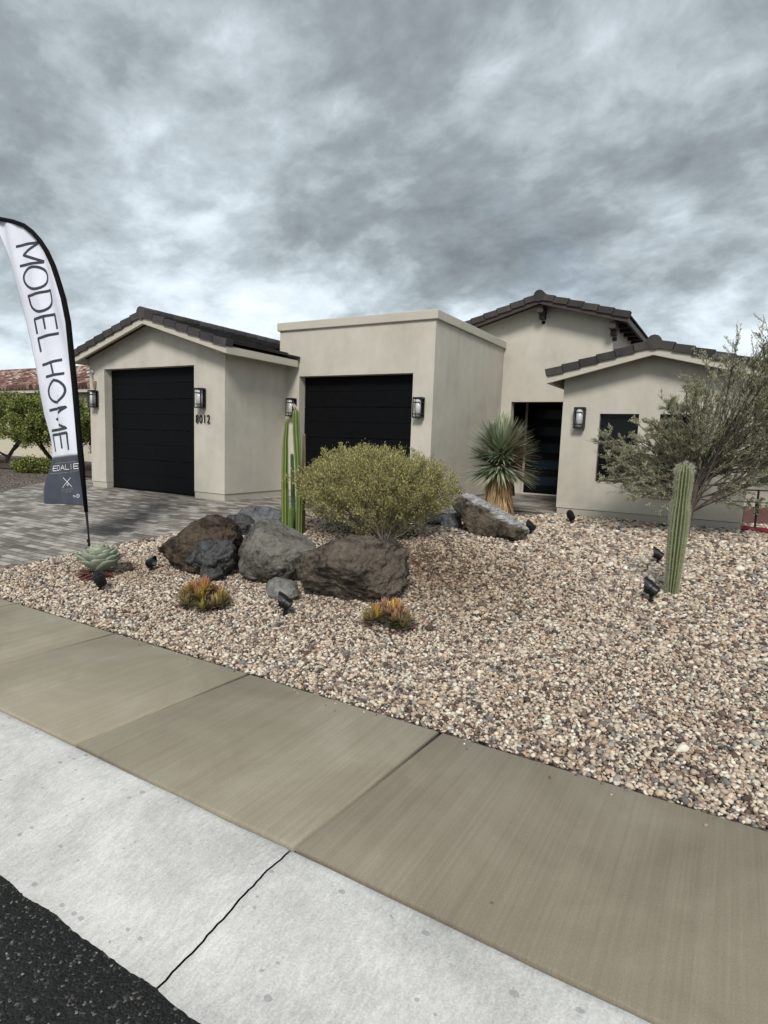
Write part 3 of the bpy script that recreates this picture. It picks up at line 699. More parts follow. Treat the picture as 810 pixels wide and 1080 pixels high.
def branch_mesh(name, nodes, par, rad, mt, parent, col, k=5, loc=(0,0,0)):
    i = np.where(par >= 0)[0]; a = nodes[par[i]]-loc; b = nodes[i]-loc; ra = rad[par[i]]; rb = rad[i]; ra = np.minimum(ra, rb*1.6)
    t = b-a; L = np.linalg.norm(t, axis=1, keepdims=True)+1e-9; t = t/L
    u = np.cross(t, np.where(np.abs(t[:, 2:3]) < .8, [[0,0,1.]], [[1.,0,0]])); u /= np.linalg.norm(u, axis=1, keepdims=True); w = np.cross(t, u)
    th = np.arange(k)*2*np.pi/k; c, s = np.cos(th)[None,:,None], np.sin(th)[None,:,None]
    off = u[:,None]*c+w[:,None]*s
    V = np.concatenate([a[:,None]-t[:,None]*.002+off*ra[:,None,None], b[:,None]+t[:,None]*.002+off*rb[:,None,None]], 1)
    j = np.arange(k); f = np.stack([j, (j+1)%k, (j+1)%k+k, j+k], -1)
    F = (f[None]+(np.arange(len(i))*2*k)[:,None,None]).reshape(-1,4)
    cc = np.tile(np.array(col), (len(V)*2*k, 1))*np.repeat(rng.uniform(.75,1.2,(len(V),1)), 2*k, 0)
    return nm(name, V.reshape(-1,3), F, mt, parent, cc, smooth=True)
def leaf_mesh(name, P, D, ln, wd, cols, mt, parent, curl=.15, loc=(0,0,0)):
    """pointed leaves: P base, D direction; each a folded kite of two quads"""
    n = len(P); P = P-np.array(loc); D = D/np.linalg.norm(D, axis=1, keepdims=True)
    q = rng.normal(0,1,(n,3)); U = np.cross(D, q); U /= np.linalg.norm(U, axis=1, keepdims=True)+1e-9; Nn = np.cross(D, U)
    ln = np.broadcast_to(ln, n)[:,None]; wd = np.broadcast_to(wd, n)[:,None]
    a = P; b = P+D*ln*.5+U*wd*.5+Nn*ln*curl*.3; c = P+D*ln; e = P+D*ln*.5-U*wd*.5+Nn*ln*curl*.3; 
    V = np.stack([a,b,c,e],1).reshape(-1,3); F = np.arange(4*n).reshape(n,4)
    return nm(name, V, F, mt, parent, np.repeat(cols,4,0))
def leaves_on(nodes, par, paths, per, frac=.6, spread=.9, jit=.012, seed=0):
    rr = np.random.default_rng(seed); P, D = [], []
    for pl in paths:
        pts = nodes[pl]; n = len(pts)
        s = rr.uniform(1-frac, 1, per)*(n-1); i = np.minimum(s.astype(int), n-2); f = (s-i)[:,None]
        p = pts[i]*(1-f)+pts[i+1]*f; d = pts[i+1]-pts[i]; d /= np.linalg.norm(d, axis=1, keepdims=True)+1e-9
        P.append(p+rr.normal(0, jit, p.shape)); D.append(d+rr.normal(0, spread/1.7, d.shape))
    return np.concatenate(P), np.concatenate(D)

LP, LD, n = LITTER
tag(leaf_mesh('leaf_litter', LP, LD, rng.uniform(.015,.035,n), rng.uniform(.006,.014,n), np.array([(.16,.07,.045),(.22,.12,.07),(.10,.05,.035)])[rng.choice(3,n)], LEAF, None), 'reddish brown dried leaf litter on the gravel around the shrub', 'leaf litter', kind='stuff')
# rounded shrub
B = np.array([-3.62, 6.2, float(gz(-3.62,6.2))-.02]); tips = []
rr = np.random.default_rng(5)
while len(tips) < 1900:
    v = rr.normal(0,1,3); v /= np.linalg.norm(v); r = rr.uniform(.12,1)**.45
    if v[2] < -.9: continue
    bump_ = 1+.10*mn.noise(Vector(v*2.3)+Vector((3,1,4)))*2
    p = np.array([-3.95, 6.42, -.58])+v*r*bump_*np.array([1.08,.9,.53])
    if p[2] < -1.08: continue
    if p[2] < -.85 and rr.random() < .45: continue
    tips.append(p)
nodes, par, rad, paths = grow(B, tips, .95, 4, .05, 2, .0016, .44, .017)
sh = tag(empty('shrub', tuple(B)), 'rounded olive green shrub with fine leaves behind the boulders', 'shrub')
branch_mesh('stems', nodes, par, rad, BARK, sh, (.27,.23,.20), loc=B)
P, D = leaves_on(nodes, par, paths, 50, .42, 1.1, .026, 3)
D[:,2] += .35
n = len(P); hgt = np.clip((P[:,2]+1.0)/.9, 0, 1)
cb = np.array([(.26,.25,.085),(.37,.34,.125),(.17,.175,.06),(.47,.42,.17),(.30,.24,.14)])[rng.choice(5, n, p=[.34,.28,.2,.12,.06])]*rng.uniform(.75,1.25,(n,1))
leaf_mesh('foliage', P, D, rng.uniform(.020,.042,n), rng.uniform(.007,.013,n), cb, LEAF, sh, loc=B)

# feathery tree at the right
B = np.array([-.52, 9.15, float(gz(-.52,9.15))-.03]); rr = np.random.default_rng(11)
NO, PA, PTH, BASE = [B, np.array([-.52,9.14,-1.0]), np.array([-.50,9.13,-.82]), np.array([-.48,9.12,-.64]), np.array([-.46,9.12,-.46]), np.array([-.44,9.11,-.30])], [-1,0,1,2,3,4], [], []
def limb(start, d, L, seg, lift, wob=.06):
    cur = start; p = NO[start].copy(); pl = [start]; d = d/np.linalg.norm(d)
    for k_ in range(seg):
        d = d+np.array([0,0,lift/seg])+rr.normal(0, wob, 3); d /= np.linalg.norm(d)
        p = p+d*L/seg; NO.append(p.copy()); PA.append(cur); cur = len(NO)-1; pl.append(cur)
    return pl
def sidedir(pl, i, ang):
    t_ = NO[pl[min(i+1,len(pl)-1)]]-NO[pl[max(i-1,0)]]; t_ /= np.linalg.norm(t_)+1e-9
    q = np.cross(t_, rr.normal(0,1,3)); q /= np.linalg.norm(q); return t_*math.cos(ang)+q*math.sin(ang)
NP = 92
for k_ in range(NP):
    th = -112+(206*(k_+rr.uniform(0,1))/NP); az = rr.normal(0, .5)
    reach = np.interp(th, [-112,-80,-60,-38,-12,6,28,50,70,92], [1.22,1.50,1.40,1.30,1.50,2.2,2.75,2.25,1.6,1.25])*rr.uniform(.70,1.05)
    v = np.array([math.sin(R(th)), math.sin(az)*.8, math.cos(R(th))])
    st = int(np.clip(rr.integers(2,6) if abs(th) < 70 else rr.integers(3,6), 2, 5))
    pl = limb(st, v+np.array([0,0,.10]), reach, 9, rr.uniform(-.22,.22) if abs(th) < 60 else rr.uniform(-.1,.4)); PTH.append(pl[4:])
    for q in range(int(7+reach*5)):
        i_q = int(rr.integers(2, 9)); L2 = reach*rr.uniform(.10,.26)*(1.15-.5*i_q/9)
        p2 = limb(pl[i_q], sidedir(pl, i_q, R(rr.uniform(22,48))), L2, 4, rr.uniform(-.05,.2)); PTH.append(p2)
        for w_ in range(2):
            i2 = int(rr.integers(1,4)); PTH.append(limb(p2[i2], sidedir(p2, i2, R(rr.uniform(20,45))), L2*rr.uniform(.3,.6), 2, 0))
nodes = np.array(NO); par = np.array(PA); paths = PTH; nodes[6:,2] = np.maximum(nodes[6:,2], -1.06)
cnt = np.zeros(len(nodes))
has = np.zeros(len(nodes), bool); has[par[par >= 0]] = True
for k_ in np.where(~has)[0]:
    q = k_
    while q >= 0: cnt[q] += 1; q = par[q]
rad = np.minimum(.0018*cnt**.45, .034)
tr = tag(empty('tree', tuple(B)), 'wispy grey-green feathery tree in front of the window on the right', 'tree')
branch_mesh('trunk', nodes, par, rad, BARK, tr, (.13,.105,.085), loc=B)
P, D = leaves_on(nodes, par, paths, 31, .95, .65, .009, 7); D[:,2] += .15
n = len(P)
cb = np.array([(.31,.315,.19),(.41,.405,.26),(.22,.225,.135),(.52,.50,.35),(.36,.31,.21)])[rng.choice(5, n, p=[.32,.28,.2,.12,.08])]*rng.uniform(.75,1.25,(n,1))
leaf_mesh('crown', P, D, rng.uniform(.020,.045,n), rng.uniform(.005,.010,n), cb, LEAF, tr, loc=B)

# trees by the neighbour's house
def green_tree(x, y, rx, rz_, zc, ntip, label, seed, per=60, name='tree', grp=None, cat='tree'):
    rr = np.random.default_rng(seed); B = np.array([x, y, float(gz(x,y))-.03]); tips = []
    while len(tips) < ntip:
        v = rr.normal(0,1,3); v /= np.linalg.norm(v); r = rr.uniform(.1,1)**.42
        if v[2] < -.75: continue
        b_ = 1+.35*mn.noise(Vector(v*2.0)+Vector((seed,1,4)))
        tips.append(np.array([x, y, zc])+v*r*b_*np.array([rx, rx*.8, rz_]))
    nodes, par, rad, paths = grow(B, tips, .4, 4, .06, seed, .0038, .5, .06)
    t = tag(empty(name, tuple(B)), label, cat, grp)
    branch_mesh('trunk', nodes, par, rad, BARK, t, (.07,.055,.045), loc=B)
    P, D = leaves_on(nodes, par, paths, per, .7, 1.2, .05, seed)
    n = len(P); cb = np.array([(.14,.18,.04),(.23,.25,.065),(.09,.12,.03),(.34,.34,.12)])[rng.choice(4, n, p=[.36,.3,.18,.16])]*rng.uniform(.75,1.25,(n,1))
    leaf_mesh('crown', P, D, rng.uniform(.05,.10,n), rng.uniform(.022,.04,n), cb, LEAF, t, loc=B)
green_tree(-16.9, 9.9, 1.4, .85, .18, 520, 'bushy green tree with dark stems behind the flag', 21)
green_tree(-20.8, 10.6, 1.7, .95, .25, 420, 'bushy green tree farthest left, cut by the photo edge', 23)
green_tree(-16.3, 11.6, 1.2, 1.0, .15, 300, 'yellow-green bushy tree seen between flag pole and garage', 25)
green_tree(-16.4, 9.1, .55, .22, -1.02, 120, 'low green ground plant in the mulch bed at the far left', 27, 40, 'plant', None, 'plant')

# ------------------------------------------------------------------ cacti
def ribbed(axis_pts, radii, ribs, depth, col_ridge, col_valley, phase=0, nseg=None, round_top=True):
    """loft with pointed ribs along an axis; returns V,F,C and ridge points"""
    pts = np.array(axis_pts, float); n = nseg or 40
    s = np.linspace(0, 1, n); d = np.r_[0, np.cumsum(np.linalg.norm(np.diff(pts,axis=0),axis=1))]; d /= d[-1]
    A = np.stack([np.interp(s, d, pts[:,i]) for i in range(3)], 1); Rr = np.interp(s, np.linspace(0,1,len(radii)), radii)
    H = np.linalg.norm(pts[-1]-pts[0]); rt = Rr[-1]
    if round_top:
        for i in range(n):
            h = (1-s[i])*H
            if h < rt*1.3: Rr[i] *= math.sqrt(max(1-(1-h/(rt*1.3))**2, 0.0004))
    m = ribs*6; V, Cc, ridge = [], [], []
    for i in range(n):
        for j in range(m):
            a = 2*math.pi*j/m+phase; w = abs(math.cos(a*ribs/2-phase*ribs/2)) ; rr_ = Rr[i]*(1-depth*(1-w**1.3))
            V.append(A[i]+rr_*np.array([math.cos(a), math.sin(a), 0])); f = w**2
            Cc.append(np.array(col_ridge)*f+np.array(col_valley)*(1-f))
        for q in range(ribs):
            a = 2*math.pi*q/ribs+phase; ridge.append((A[i]+Rr[i]*np.array([math.cos(a), math.sin(a), 0]), np.array([math.cos(a), math.sin(a), .25 if s[i] < .96 else 1.2]), s[i]))
    F = [(i*m+j, i*m+(j+1)%m, (i+1)*m+(j+1)%m, (i+1)*m+j) for i in range(n-1) for j in range(m)]
    return V, F, Cc, ridge
def spines(name, ridge, k, ln, col, parent, loc, wd=.0014, spread=.6):
    P = np.repeat(np.array([r[0] for r in ridge]), k, 0); D = np.repeat(np.array([r[1] for r in ridge]), k, 0)+rng.normal(0, spread, (len(ridge)*k, 3))
    L = np.repeat(np.array([1.+(1.2 if r[2] > .93 else 0) for r in ridge]), k)*ln*rng.uniform(.6,1.3,len(P))
    return tag(leaf_mesh(name, P, D, L, wd, np.array(col)[None]*rng.uniform(.8,1.1,(len(P),1)), SPINE, parent, 0, loc), kind='stuff')
def at(px, py, Y): return onY(Y, px, py)
b = np.array([-.45, 6.31, float(gz(-.45,6.31))-.03]); sg = tag(empty('saguaro_cactus', tuple(b)), 'single ribbed green saguaro cactus in the gravel at the right', 'cactus')
t1 = at(723, 489, 6.31)
ax = [b, b+(t1-b)*.3+np.array([.0,0,0]), b+(t1-b)*.7, t1]; ax = [np.array(a)-b for a in ax]
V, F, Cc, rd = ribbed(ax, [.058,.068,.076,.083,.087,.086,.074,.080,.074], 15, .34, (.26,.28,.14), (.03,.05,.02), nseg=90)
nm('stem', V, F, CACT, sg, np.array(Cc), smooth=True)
spines('spines', [r for r in rd], 5, .017, (.50,.48,.40), sg, (0,0,0), .0022)
cg = tag(empty('columnar_cactus', (-4.95, 6.05, float(gz(-4.95,6.05)))), 'clump of tall bright green columnar cactus stems left of the shrub', 'cactus')
cb0 = np.array(cg.location)
def stem(pts, radii, ribs, cr, cv, ph=0):
    ax = [np.array(p)-cb0 for p in pts]
    V, F, Cc, rd = ribbed(ax, radii, ribs, .30, cr, cv, ph, 60)
    o = nm('stem', V, F, CACT, cg, np.array(Cc), smooth=True); spines('spines', rd[::2], 2, .008, (.45,.42,.3), o, (0,0,0), .001)
G1_, G2_ = (.21,.27,.06), (.05,.085,.018)
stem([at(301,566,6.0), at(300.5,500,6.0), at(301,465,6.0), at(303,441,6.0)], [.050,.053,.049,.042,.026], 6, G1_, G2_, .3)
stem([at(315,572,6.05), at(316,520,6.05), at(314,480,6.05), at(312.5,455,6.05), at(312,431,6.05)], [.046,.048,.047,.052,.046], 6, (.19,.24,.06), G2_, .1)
stem([at(306,570,5.93), at(306.5,535,5.93)], [.034,.034,.026], 6, (.18,.27,.07), G2_, .5)
stem([at(310,566,6.12), at(308.5,500,6.12), at(308,478,6.12)], [.030,.032,.024], 6, (.09,.14,.05), (.045,.08,.03), .2)
stem([at(320,566,6.2), at(320.5,500,6.2), at(320.5,456,6.2)], [.028,.028,.02], 6, (.27,.20,.13), (.14,.10,.06), .2)
s = MB(); a0 = at(312.5,433,6.05)-cb0; 
for dx in (-.02, .012): s.tube([a0+np.array([dx,0,0]), a0+np.array([dx-.02,0,.05]), a0+np.array([dx-.055,0,.085])], [.008,.010,.006], 6, (.42,.36,.28))
s.build('dried_tip', SPINE, cg, smooth=True)

# yucca
def blades(P0, D, ln, wd, cols, droop, parent, name, loc, mt=None, seg=4):
    n = len(D); D = D/np.linalg.norm(D,axis=1,keepdims=True); side = np.cross(D, np.array([0,0,1.])); side /= np.linalg.norm(side,axis=1,keepdims=True)+1e-9
    V = []; ln = np.broadcast_to(ln,n)[:,None]; wd = np.broadcast_to(wd,n)[:,None]; droop = np.broadcast_to(droop,n)[:,None]
    for i in range(seg+1):
        s = i/seg; p = P0+D*ln*s+np.array([[0,0,-1.]])*droop*ln*s*s; w = wd*(.75+.5*math.sin(math.pi*min(s*1.2,1)))*(1-s)**.42*.5+.0006
        V.append(np.stack([p-side*w, p+side*w], 1))
    V = np.stack(V, 1).reshape(n, (seg+1)*2, 3)-np.array(loc)
    f = np.array([(2*i, 2*i+1, 2*i+3, 2*i+2) for i in range(seg)])
    F = (f[None]+(np.arange(n)*(seg+1)*2)[:,None,None]).reshape(-1,4)
    g_ = np.repeat(cols, (seg+1)*2, 0).reshape(n, seg+1, 2, 3)
    return nm(name, V.reshape(-1,3), F, mt or LEAF, parent, g_.reshape(-1,3))
yb = np.array([-3.32, 9.3, float(gz(-3.32,9.3))-.02]); yc = tag(empty('yucca', tuple(yb)), 'spiky blue-green yucca with straw-coloured shaggy trunk beside the entry', 'yucca')
s = MB(); s.tube([(0,0,0),(0,0,.4),(-.01,0,.85)], [.19,.165,.12], 14, (.26,.15,.07)); s.build('trunk', BARK, yc, smooth=True)
n = 1700; a = rng.uniform(0,2*np.pi,n); h = rng.uniform(.12,.92,n); rr_ = np.interp(h,[0,.92],[.20,.15])
P = yb+np.stack([np.cos(a)*rr_, np.sin(a)*rr_, h],1); D = np.stack([np.cos(a)*.20, np.sin(a)*.20, -np.ones(n)],1)+rng.normal(0,.13,(n,3))
cb = np.array([(.50,.31,.14),(.60,.42,.22),(.30,.17,.08),(.70,.55,.34),(.16,.09,.05)])[rng.choice(5,n,p=[.32,.25,.2,.13,.1])]
blades(P, D, rng.uniform(.14,.34,n), rng.uniform(.008,.016,n), cb, 0, yc, 'dry_thatch', yb)
for zc, nn, el0, el1, ln0 in ((.88, 760, -30, 30, .64), (1.06, 860, -14, 88, .60)):
    n = nn; a = rng.uniform(0,2*np.pi,n); el = np.radians(rng.uniform(el0,el1,n))
    D = np.stack([np.cos(a)*np.cos(el), np.sin(a)*np.cos(el), np.sin(el)],1); P = yb+np.array([[0,0,zc]])+D*.04
    cb = np.array([(.30,.35,.22),(.42,.47,.31),(.17,.21,.13),(.58,.60,.42)])[rng.choice(4,n,p=[.35,.3,.2,.15])]*rng.uniform(.8,1.2,(n,1))
    br = (a > -.6) & ((np.cos(a) > .75)) & (rng.random(n) < .35); cb[br] = (.30,.20,.11)
    blades(P, D, ln0*rng.uniform(.82,1.12,n), rng.uniform(.028,.038,n), cb, rng.uniform(.0,.08,n), yc, 'leaf_rosette', yb)

# agave with broad cupped leaves
ab = np.array([-5.72, 3.83, float(gz(-5.72,3.83))-.01]); ag = tag(empty('agave', tuple(ab)), 'pale mint green agave rosette at the foot of the flag pole', 'agave')
V, Fc, Cc = [], [], []
NL = 50
for i in range(NL):
    f = i/(NL-1); a = i*2.39996; el = R(np.interp(f, [0,.5,.85,1], [20, 46, 72, 88])); L = np.interp(f, [0,.4,.8,1], [.30,.28,.22,.14])*random.uniform(.92,1.06); Wd = L*.62
    lv = random.uniform(.82,1.12); d = np.array([math.cos(a)*math.cos(el), math.sin(a)*math.cos(el), math.sin(el)]); sd = np.array([-math.sin(a), math.cos(a), 0]); up = np.cross(sd, d); up = up if up[2] > 0 or el > 1 else -up
    up = np.cross(d, sd); up = -up if up @ np.array([-math.cos(a), -math.sin(a), .3]) < 0 else up
    nu, nv = 9, 7; b0 = len(V)
    for u in range(nu):
        s_ = u/(nu-1); w = Wd*.5*(.40+.60*math.sin(math.pi*min(1, s_*.62+.12))**1.0)*(1-max(0,(s_-.72)/.28)**2.2*.94)
        for v in range(nv):
            t_ = 2*v/(nv-1)-1
            p = d*L*s_+sd*w*t_+up*(abs(t_)**2*w*.42)+up*(s_**2*L*.22)+np.array([0,0,.03+.10*f])
            V.append(p); e = 1-.25*abs(t_)**3
            base = np.array([.40,.51,.38])*(.80+.30*f)*lv*random.uniform(.97,1.03)
            if s_ > .99: base = np.array([.30,.22,.15])
            elif abs(t_) > .9: base = base*np.array([.95,.85,.85])
            Cc.append(base)
    Fc += [(b0+u*nv+v, b0+u*nv+v+1, b0+(u+1)*nv+v+1, b0+(u+1)*nv+v) for u in range(nu-1) for v in range(nv-1)]
o = nm('leaf_rosette', V, Fc, CACT, ag, np.array(Cc), smooth=True); md = o.modifiers.new('thick', 'SOLIDIFY'); md.thickness = .008
n = 60; a = rng.uniform(0,6.28,n); D = np.stack([np.cos(a), np.sin(a), rng.uniform(-.05,.15,n)],1)
blades(ab+np.array([[0,0,.03]])+D*.1, D, rng.uniform(.12,.2,n), .05, np.array([(.14,.05,.04)])*rng.uniform(.6,1.3,(n,1)), .1, ag, 'dry_leaves', ab)

# flowering spiny clumps
def spiny_clump(x, y, label, seed, heads, sc=1.):
    rr = random.Random(seed); b = np.array([x, y, float(gz(x,y))-.005]); e = tag(empty('spiny_succulent', tuple(b)), label, 'succulent', 'orange-tipped spiny succulents at the boulders')
    for i in range(heads):
        a = rr.uniform(0,6.28); r = .17*sc*math.sqrt(rr.random()) ; cx, cy = r*math.cos(a)*1.15, r*math.sin(a)*.9; hz = .155*sc*(1-(r/(.185*sc))**2)+.018
        n = 70; az = rng.uniform(0,6.28,n); el = np.radians(rng.uniform(0,88,n)); D = np.stack([np.cos(az)*np.cos(el), np.sin(az)*np.cos(el), np.sin(el)],1)
        P = b+np.array([[cx,cy,hz-.02]])+D*.012
        warm = rr.random(); tipc = np.array([(.72,.36,.08),(.62,.26,.18),(.78,.50,.10),(.55,.22,.18)][int(warm*4)])
        g0 = np.array([.19,.24,.10]); top = np.clip(D[:,2:3]*1.25-.15+rng.normal(0,.2,(n,1)), 0, 1)*(.15+.75*(hz/.18))
        cb = g0*(1-top)+tipc*top; cb = cb*rng.uniform(.7,1.25,(n,1))
        low = (D[:,2] < .2)&(rng.random(n) < .5); cb[low] = (.22,.07,.06)
        blades(P, D, rng.uniform(.055,.10,n)*sc, .015*sc, cb, -.1, e, 'rosette', b, seg=3)
    s = MB(); s.tube([(0,0,-.02),(0,0,.03),(0,0,.06)], [.07*sc,.06*sc,.03*sc], 14, (.08,.075,.05)); s.build('root_mound', BARK, e)
    n = 90; az = rng.uniform(0,6.28,n); D = np.stack([np.cos(az), np.sin(az), rng.uniform(0,.7,n)],1)
    P = b+np.stack([np.cos(az)*.17*sc, np.sin(az)*.15*sc, np.full(n,.02)],1)
    blades(P, D, rng.uniform(.05,.10,n)*sc, .012, np.array([(.22,.10,.08)])*rng.uniform(.5,1.4,(n,1)), .1, e, 'outer_leaves', b, seg=3)
spiny_clump(-4.03, 3.72, 'spiny clump with orange and pink tips before the grey boulder', 3, 26, 1.08)
spiny_clump(-2.34, 4.14, 'spiny clump with yellow-orange tips at the right foot of the dark brown boulder', 4, 22, .98)

# ------------------------------------------------------------------ landscape spotlights
def spot():
    e = empty('spotlight'); e.empty_display_size = .05
    s = MB(); s.tube([(0,0,-.08),(0,0,.02)], [.005,.010], 8); s.tube([(0,0,.0),(0,0,.018)], .024, 12); s.build('stake', BLACK, e)
    s = MB(); s.box(-.012,.012,-.012,.012,.018,.07); s.tube([(-.02,0,.06),(.02,0,.06)], .014, 10); s.build('knuckle', BLACK, e, bevel=.002)
    a = R(28); d = np.array([0,math.cos(a),math.sin(a)]); o = np.array([0,0,.100]); u = np.array([0,-math.sin(a),math.cos(a)])
    s = MB(); s.tube([o-d*.050, o-d*.043, o-d*.0, o+d*.005, o+d*.04], [.026,.044,.047,.054,.055], 16)
    for q in range(5): s.tube([o-d*(.045-q*.010), o-d*(.041-q*.010)], .050, 16)
    s.build('head', BLACK, e, smooth=False)
    s = MB(); s.tube([o+d*.041, o+d*.043], .046, 16); s.build('lens', LENS, e)
    s = MB(); k = 11; Vv = []; 
    for i in range(k):
        t_ = R(-10+200*i/(k-1)); rr_ = .058
        p = o+np.array([1,0,0])*rr_*math.cos(t_)+u*rr_*math.sin(t_); Vv += [p+d*.03, p+d*(.05+.045*max(math.sin(t_),0))]
    s.add(Vv, [(2*i,2*i+1,2*i+3,2*i+2) for i in range(k-1)]); h = s.build('hood', BLACK, e); md = h.modifiers.new('t','SOLIDIFY'); md.thickness = .003
    return e
def children(o): return [c for c in bpy.data.objects if c.parent == o]
sp0 = spot(); kids = children(sp0)
SP = [(-5.22,3.50,75,1.25,'black spotlight in front of the mint green agave'),
      (-5.33,4.18,-75,1.1,'black spotlight between the agave and the brown boulder'),
      (-5.20,5.55,-60,1.3,'black spotlight behind the brown boulder near the tall cactus'),
      (-3.24,3.90,110,1.3,'black spotlight in front of the small light grey rock'),
      (-2.42,8.20,70,1.3,'black spotlight just right of the slanted whitish boulder'),
      (-2.18,9.47,40,1.3,'black spotlight near the wall corner under the wall lantern'),
      (-.70,7.45,95,1.3,'black spotlight behind and left of the saguaro, the farther of two'),
      (-.585,5.92,80,1.45,'black spotlight at the left foot of the saguaro, the nearer of two'),
      (-15.6,9.35,0,2.2,'black spotlight on the mulch bed far left of the flag')]
for i, (x, y, rz, sc, lb) in enumerate(SP):
    if i == 0: o = sp0
    else:
        o = sp0.copy(); C.objects.link(o)
        for c in kids: c2 = c.copy(); C.objects.link(c2); c2.parent = o
    o.location = (x, y, float(gz(x,y))+.006); o.rotation_euler = (0, R(random.uniform(-6,6)), R(rz)); o.scale = (sc*.80,)*3
    tag(o, lb, 'spotlight', 'black landscape spotlights')

# ------------------------------------------------------------------ feather flag
FY = 4.4
def zp_(zx, zy): return (zx/2.569, 220+zy/2.569)     # crop -> photo pixels, used when measuring the print
def W(px, py): p = onY(FY, px, py); return p[0], p[2]
pole = [(96,580),(94,560),(92,540),(86,480),(80,410),(73,340),(68,315),(62,295),(57,280),(50,265),(43,254),(35,245),(26,238),(15,234),(0,231),(-18,231),(-34,236)]
pw_ = [W(*p) for p in pole]
fb = (pw_[0][0], FY, float(gz(pw_[0][0],FY))); fl = tag(empty('feather_flag', fb), 'tall white feather flag reading MODEL HOME on a black pole', 'flag')
def rip(x, z):
    return FY-.0+.022*math.sin(9*(x+.35*z)+1.)+.012*math.sin(17*(x+.2*z)+z*2)+.010*math.sin(5*z+3*x)+.018*math.exp(-((x+7.33-.09*(z-.2))/.022)**2)*max(0,1-abs((z-.15)/.75))
s = MB(); pts = [(x, FY-.012, z) for x, z in pw_]; pts[0] = (pts[0][0], FY-.012, fb[2]-.05)
s.tube(pts[:4], [.011,.011,.016,.014], 10); s.build('pole', BLACK, fl, smooth=True, loc=None).location = (-fb[0],-fb[1],-fb[2])
s = MB(); sp_ = [(x, FY-.012, z) for x, z in pw_[2:]]; n_ = len(sp_)
s.tube(sp_, [.022]+[.034-.010*i/(n_-1) for i in range(n_-1)], 10); s.build('pole_sleeve', BLACKF, fl, smooth=True).location = (-fb[0],-fb[1],-fb[2])
s = MB(); x_, z_ = W(95.3,573); s.tube([(x_-.01,FY-.02,z_-.06),(x_,FY-.02,z_+.0),(x_-.015,FY-.03,z_+.05)], .012, 8); s.tube([(x_-.06,FY-.02,fb[2]+.02),(x_+.06,FY-.02,fb[2]+.02)], .008, 8); s.build('ground_spike', BLACK, fl).location = (-fb[0],-fb[1],-fb[2])
edge = [(-34,240),(-26,240),(-14,241),(-2,246),(4,262),(10,278),(16,305),(23,333),(30,358),(37,383),(40,400),(41,414),(44,438),(50,461),(52,474),(52,488),(50,510),(48,531)]
polef = [(-34,236),(-18,231),(0,231),(15,234),(26,238),(35,245),(43,254),(50,265),(57,280),(62,295),(68,315),(73,340),(80,410),(86,480),(91.5,533)]
def resample(P, n):
    P = np.array(P, float); d = np.r_[0, np.cumsum(np.linalg.norm(np.diff(P,axis=0),axis=1))]; t = np.linspace(0, d[-1], n); return np.stack([np.interp(t,d,P[:,0]), np.interp(t,d,P[:,1])],1)
PB, EB = [], []
# pair points so that cross lines run level with the print (band top (50,483)-(86,479))
pe = resample(edge, 400); ppl = resample(polef, 400); NR = 120
ie = [np.argmin(np.abs(pe[:,1]-v)) if v > 250 else 0 for v in (483, 531)]; ip = [np.argmin(np.abs(ppl[:,1]-v)) for v in (479, 533)]
rows = [(0,0),(ie[0],ip[0]),(ie[1],ip[1])]
allrows = [( (rows[0][0]+(rows[1][0]-rows[0][0])*k/NR), (rows[0][1]+(rows[1][1]-rows[0][1])*k/NR)) for k in range(NR+1)]
band = [( (rows[1][0]+(rows[2][0]-rows[1][0])*k/26), (rows[1][1]+(rows[2][1]-rows[1][1])*k/26)) for k in range(27)]
def cloth(name, rws, mt):
    V = []; nu = 30
    for a, b_ in rws:
        E_ = pe[int(round(a))]; P_ = ppl[int(round(b_))]
        for u in range(nu):
            q = P_+(E_-P_)*u/(nu-1); x, z = W(*q); V.append((x-fb[0], rip(x,z)-fb[1], z-fb[2]))
    F = [(j*nu+i, j*nu+i+1, (j+1)*nu+i+1, (j+1)*nu+i) for j in range(len(rws)-1) for i in range(nu-1)]
    o = nm(name, V, F, mt, fl, smooth=True); md = o.modifiers.new('t','SOLIDIFY'); md.thickness = .002; md.offset = 0; return o
cloth('white_cloth', allrows, FWHITE); band_o = cloth('slate_band', band, FGREY)
def strokes(name, lines, width, mt, parent):
    """ribbons of ink lying on the cloth; lines in photo pixels measured on the print"""
    V, F = [], []
    for ln in lines:
        ln = np.array([W(*p) for p in ln]); d = np.r_[0, np.cumsum(np.linalg.norm(np.diff(ln,axis=0),axis=1))]
        m_ = max(2, int(d[-1]/.012)+2); t = np.linspace(0,d[-1],m_); p = np.stack([np.interp(t,d,ln[:,0]), np.interp(t,d,ln[:,1])],1)
        tg = np.gradient(p,axis=0); tg /= np.linalg.norm(tg,axis=1,keepdims=True)+1e-9; nn = np.stack([-tg[:,1],tg[:,0]],1)*width/2
        p[0] -= tg[0]*width*.4; p[-1] += tg[-1]*width*.4
        b0 = len(V)
        for k_ in range(m_):
            for sg_ in (-1,1):
                q = p[k_]+nn[k_]*sg_; V.append((q[0]-fb[0], rip(q[0],q[1])-.0045-fb[1], q[1]-fb[2]))
        F += [(b0+2*k_, b0+2*k_+1, b0+2*k_+3, b0+2*k_+2) for k_ in range(m_-1)]
    off = np.array(parent.location) if parent is not fl else 0
    return nm(name, V, F, mt, parent)
def ell(n=22, a0=0, a1=2*math.pi): return [(.5+.5*math.cos(a0+(a1-a0)*i/n), .5+.5*math.sin(a0+(a1-a0)*i/n)) for i in range(n+1)]
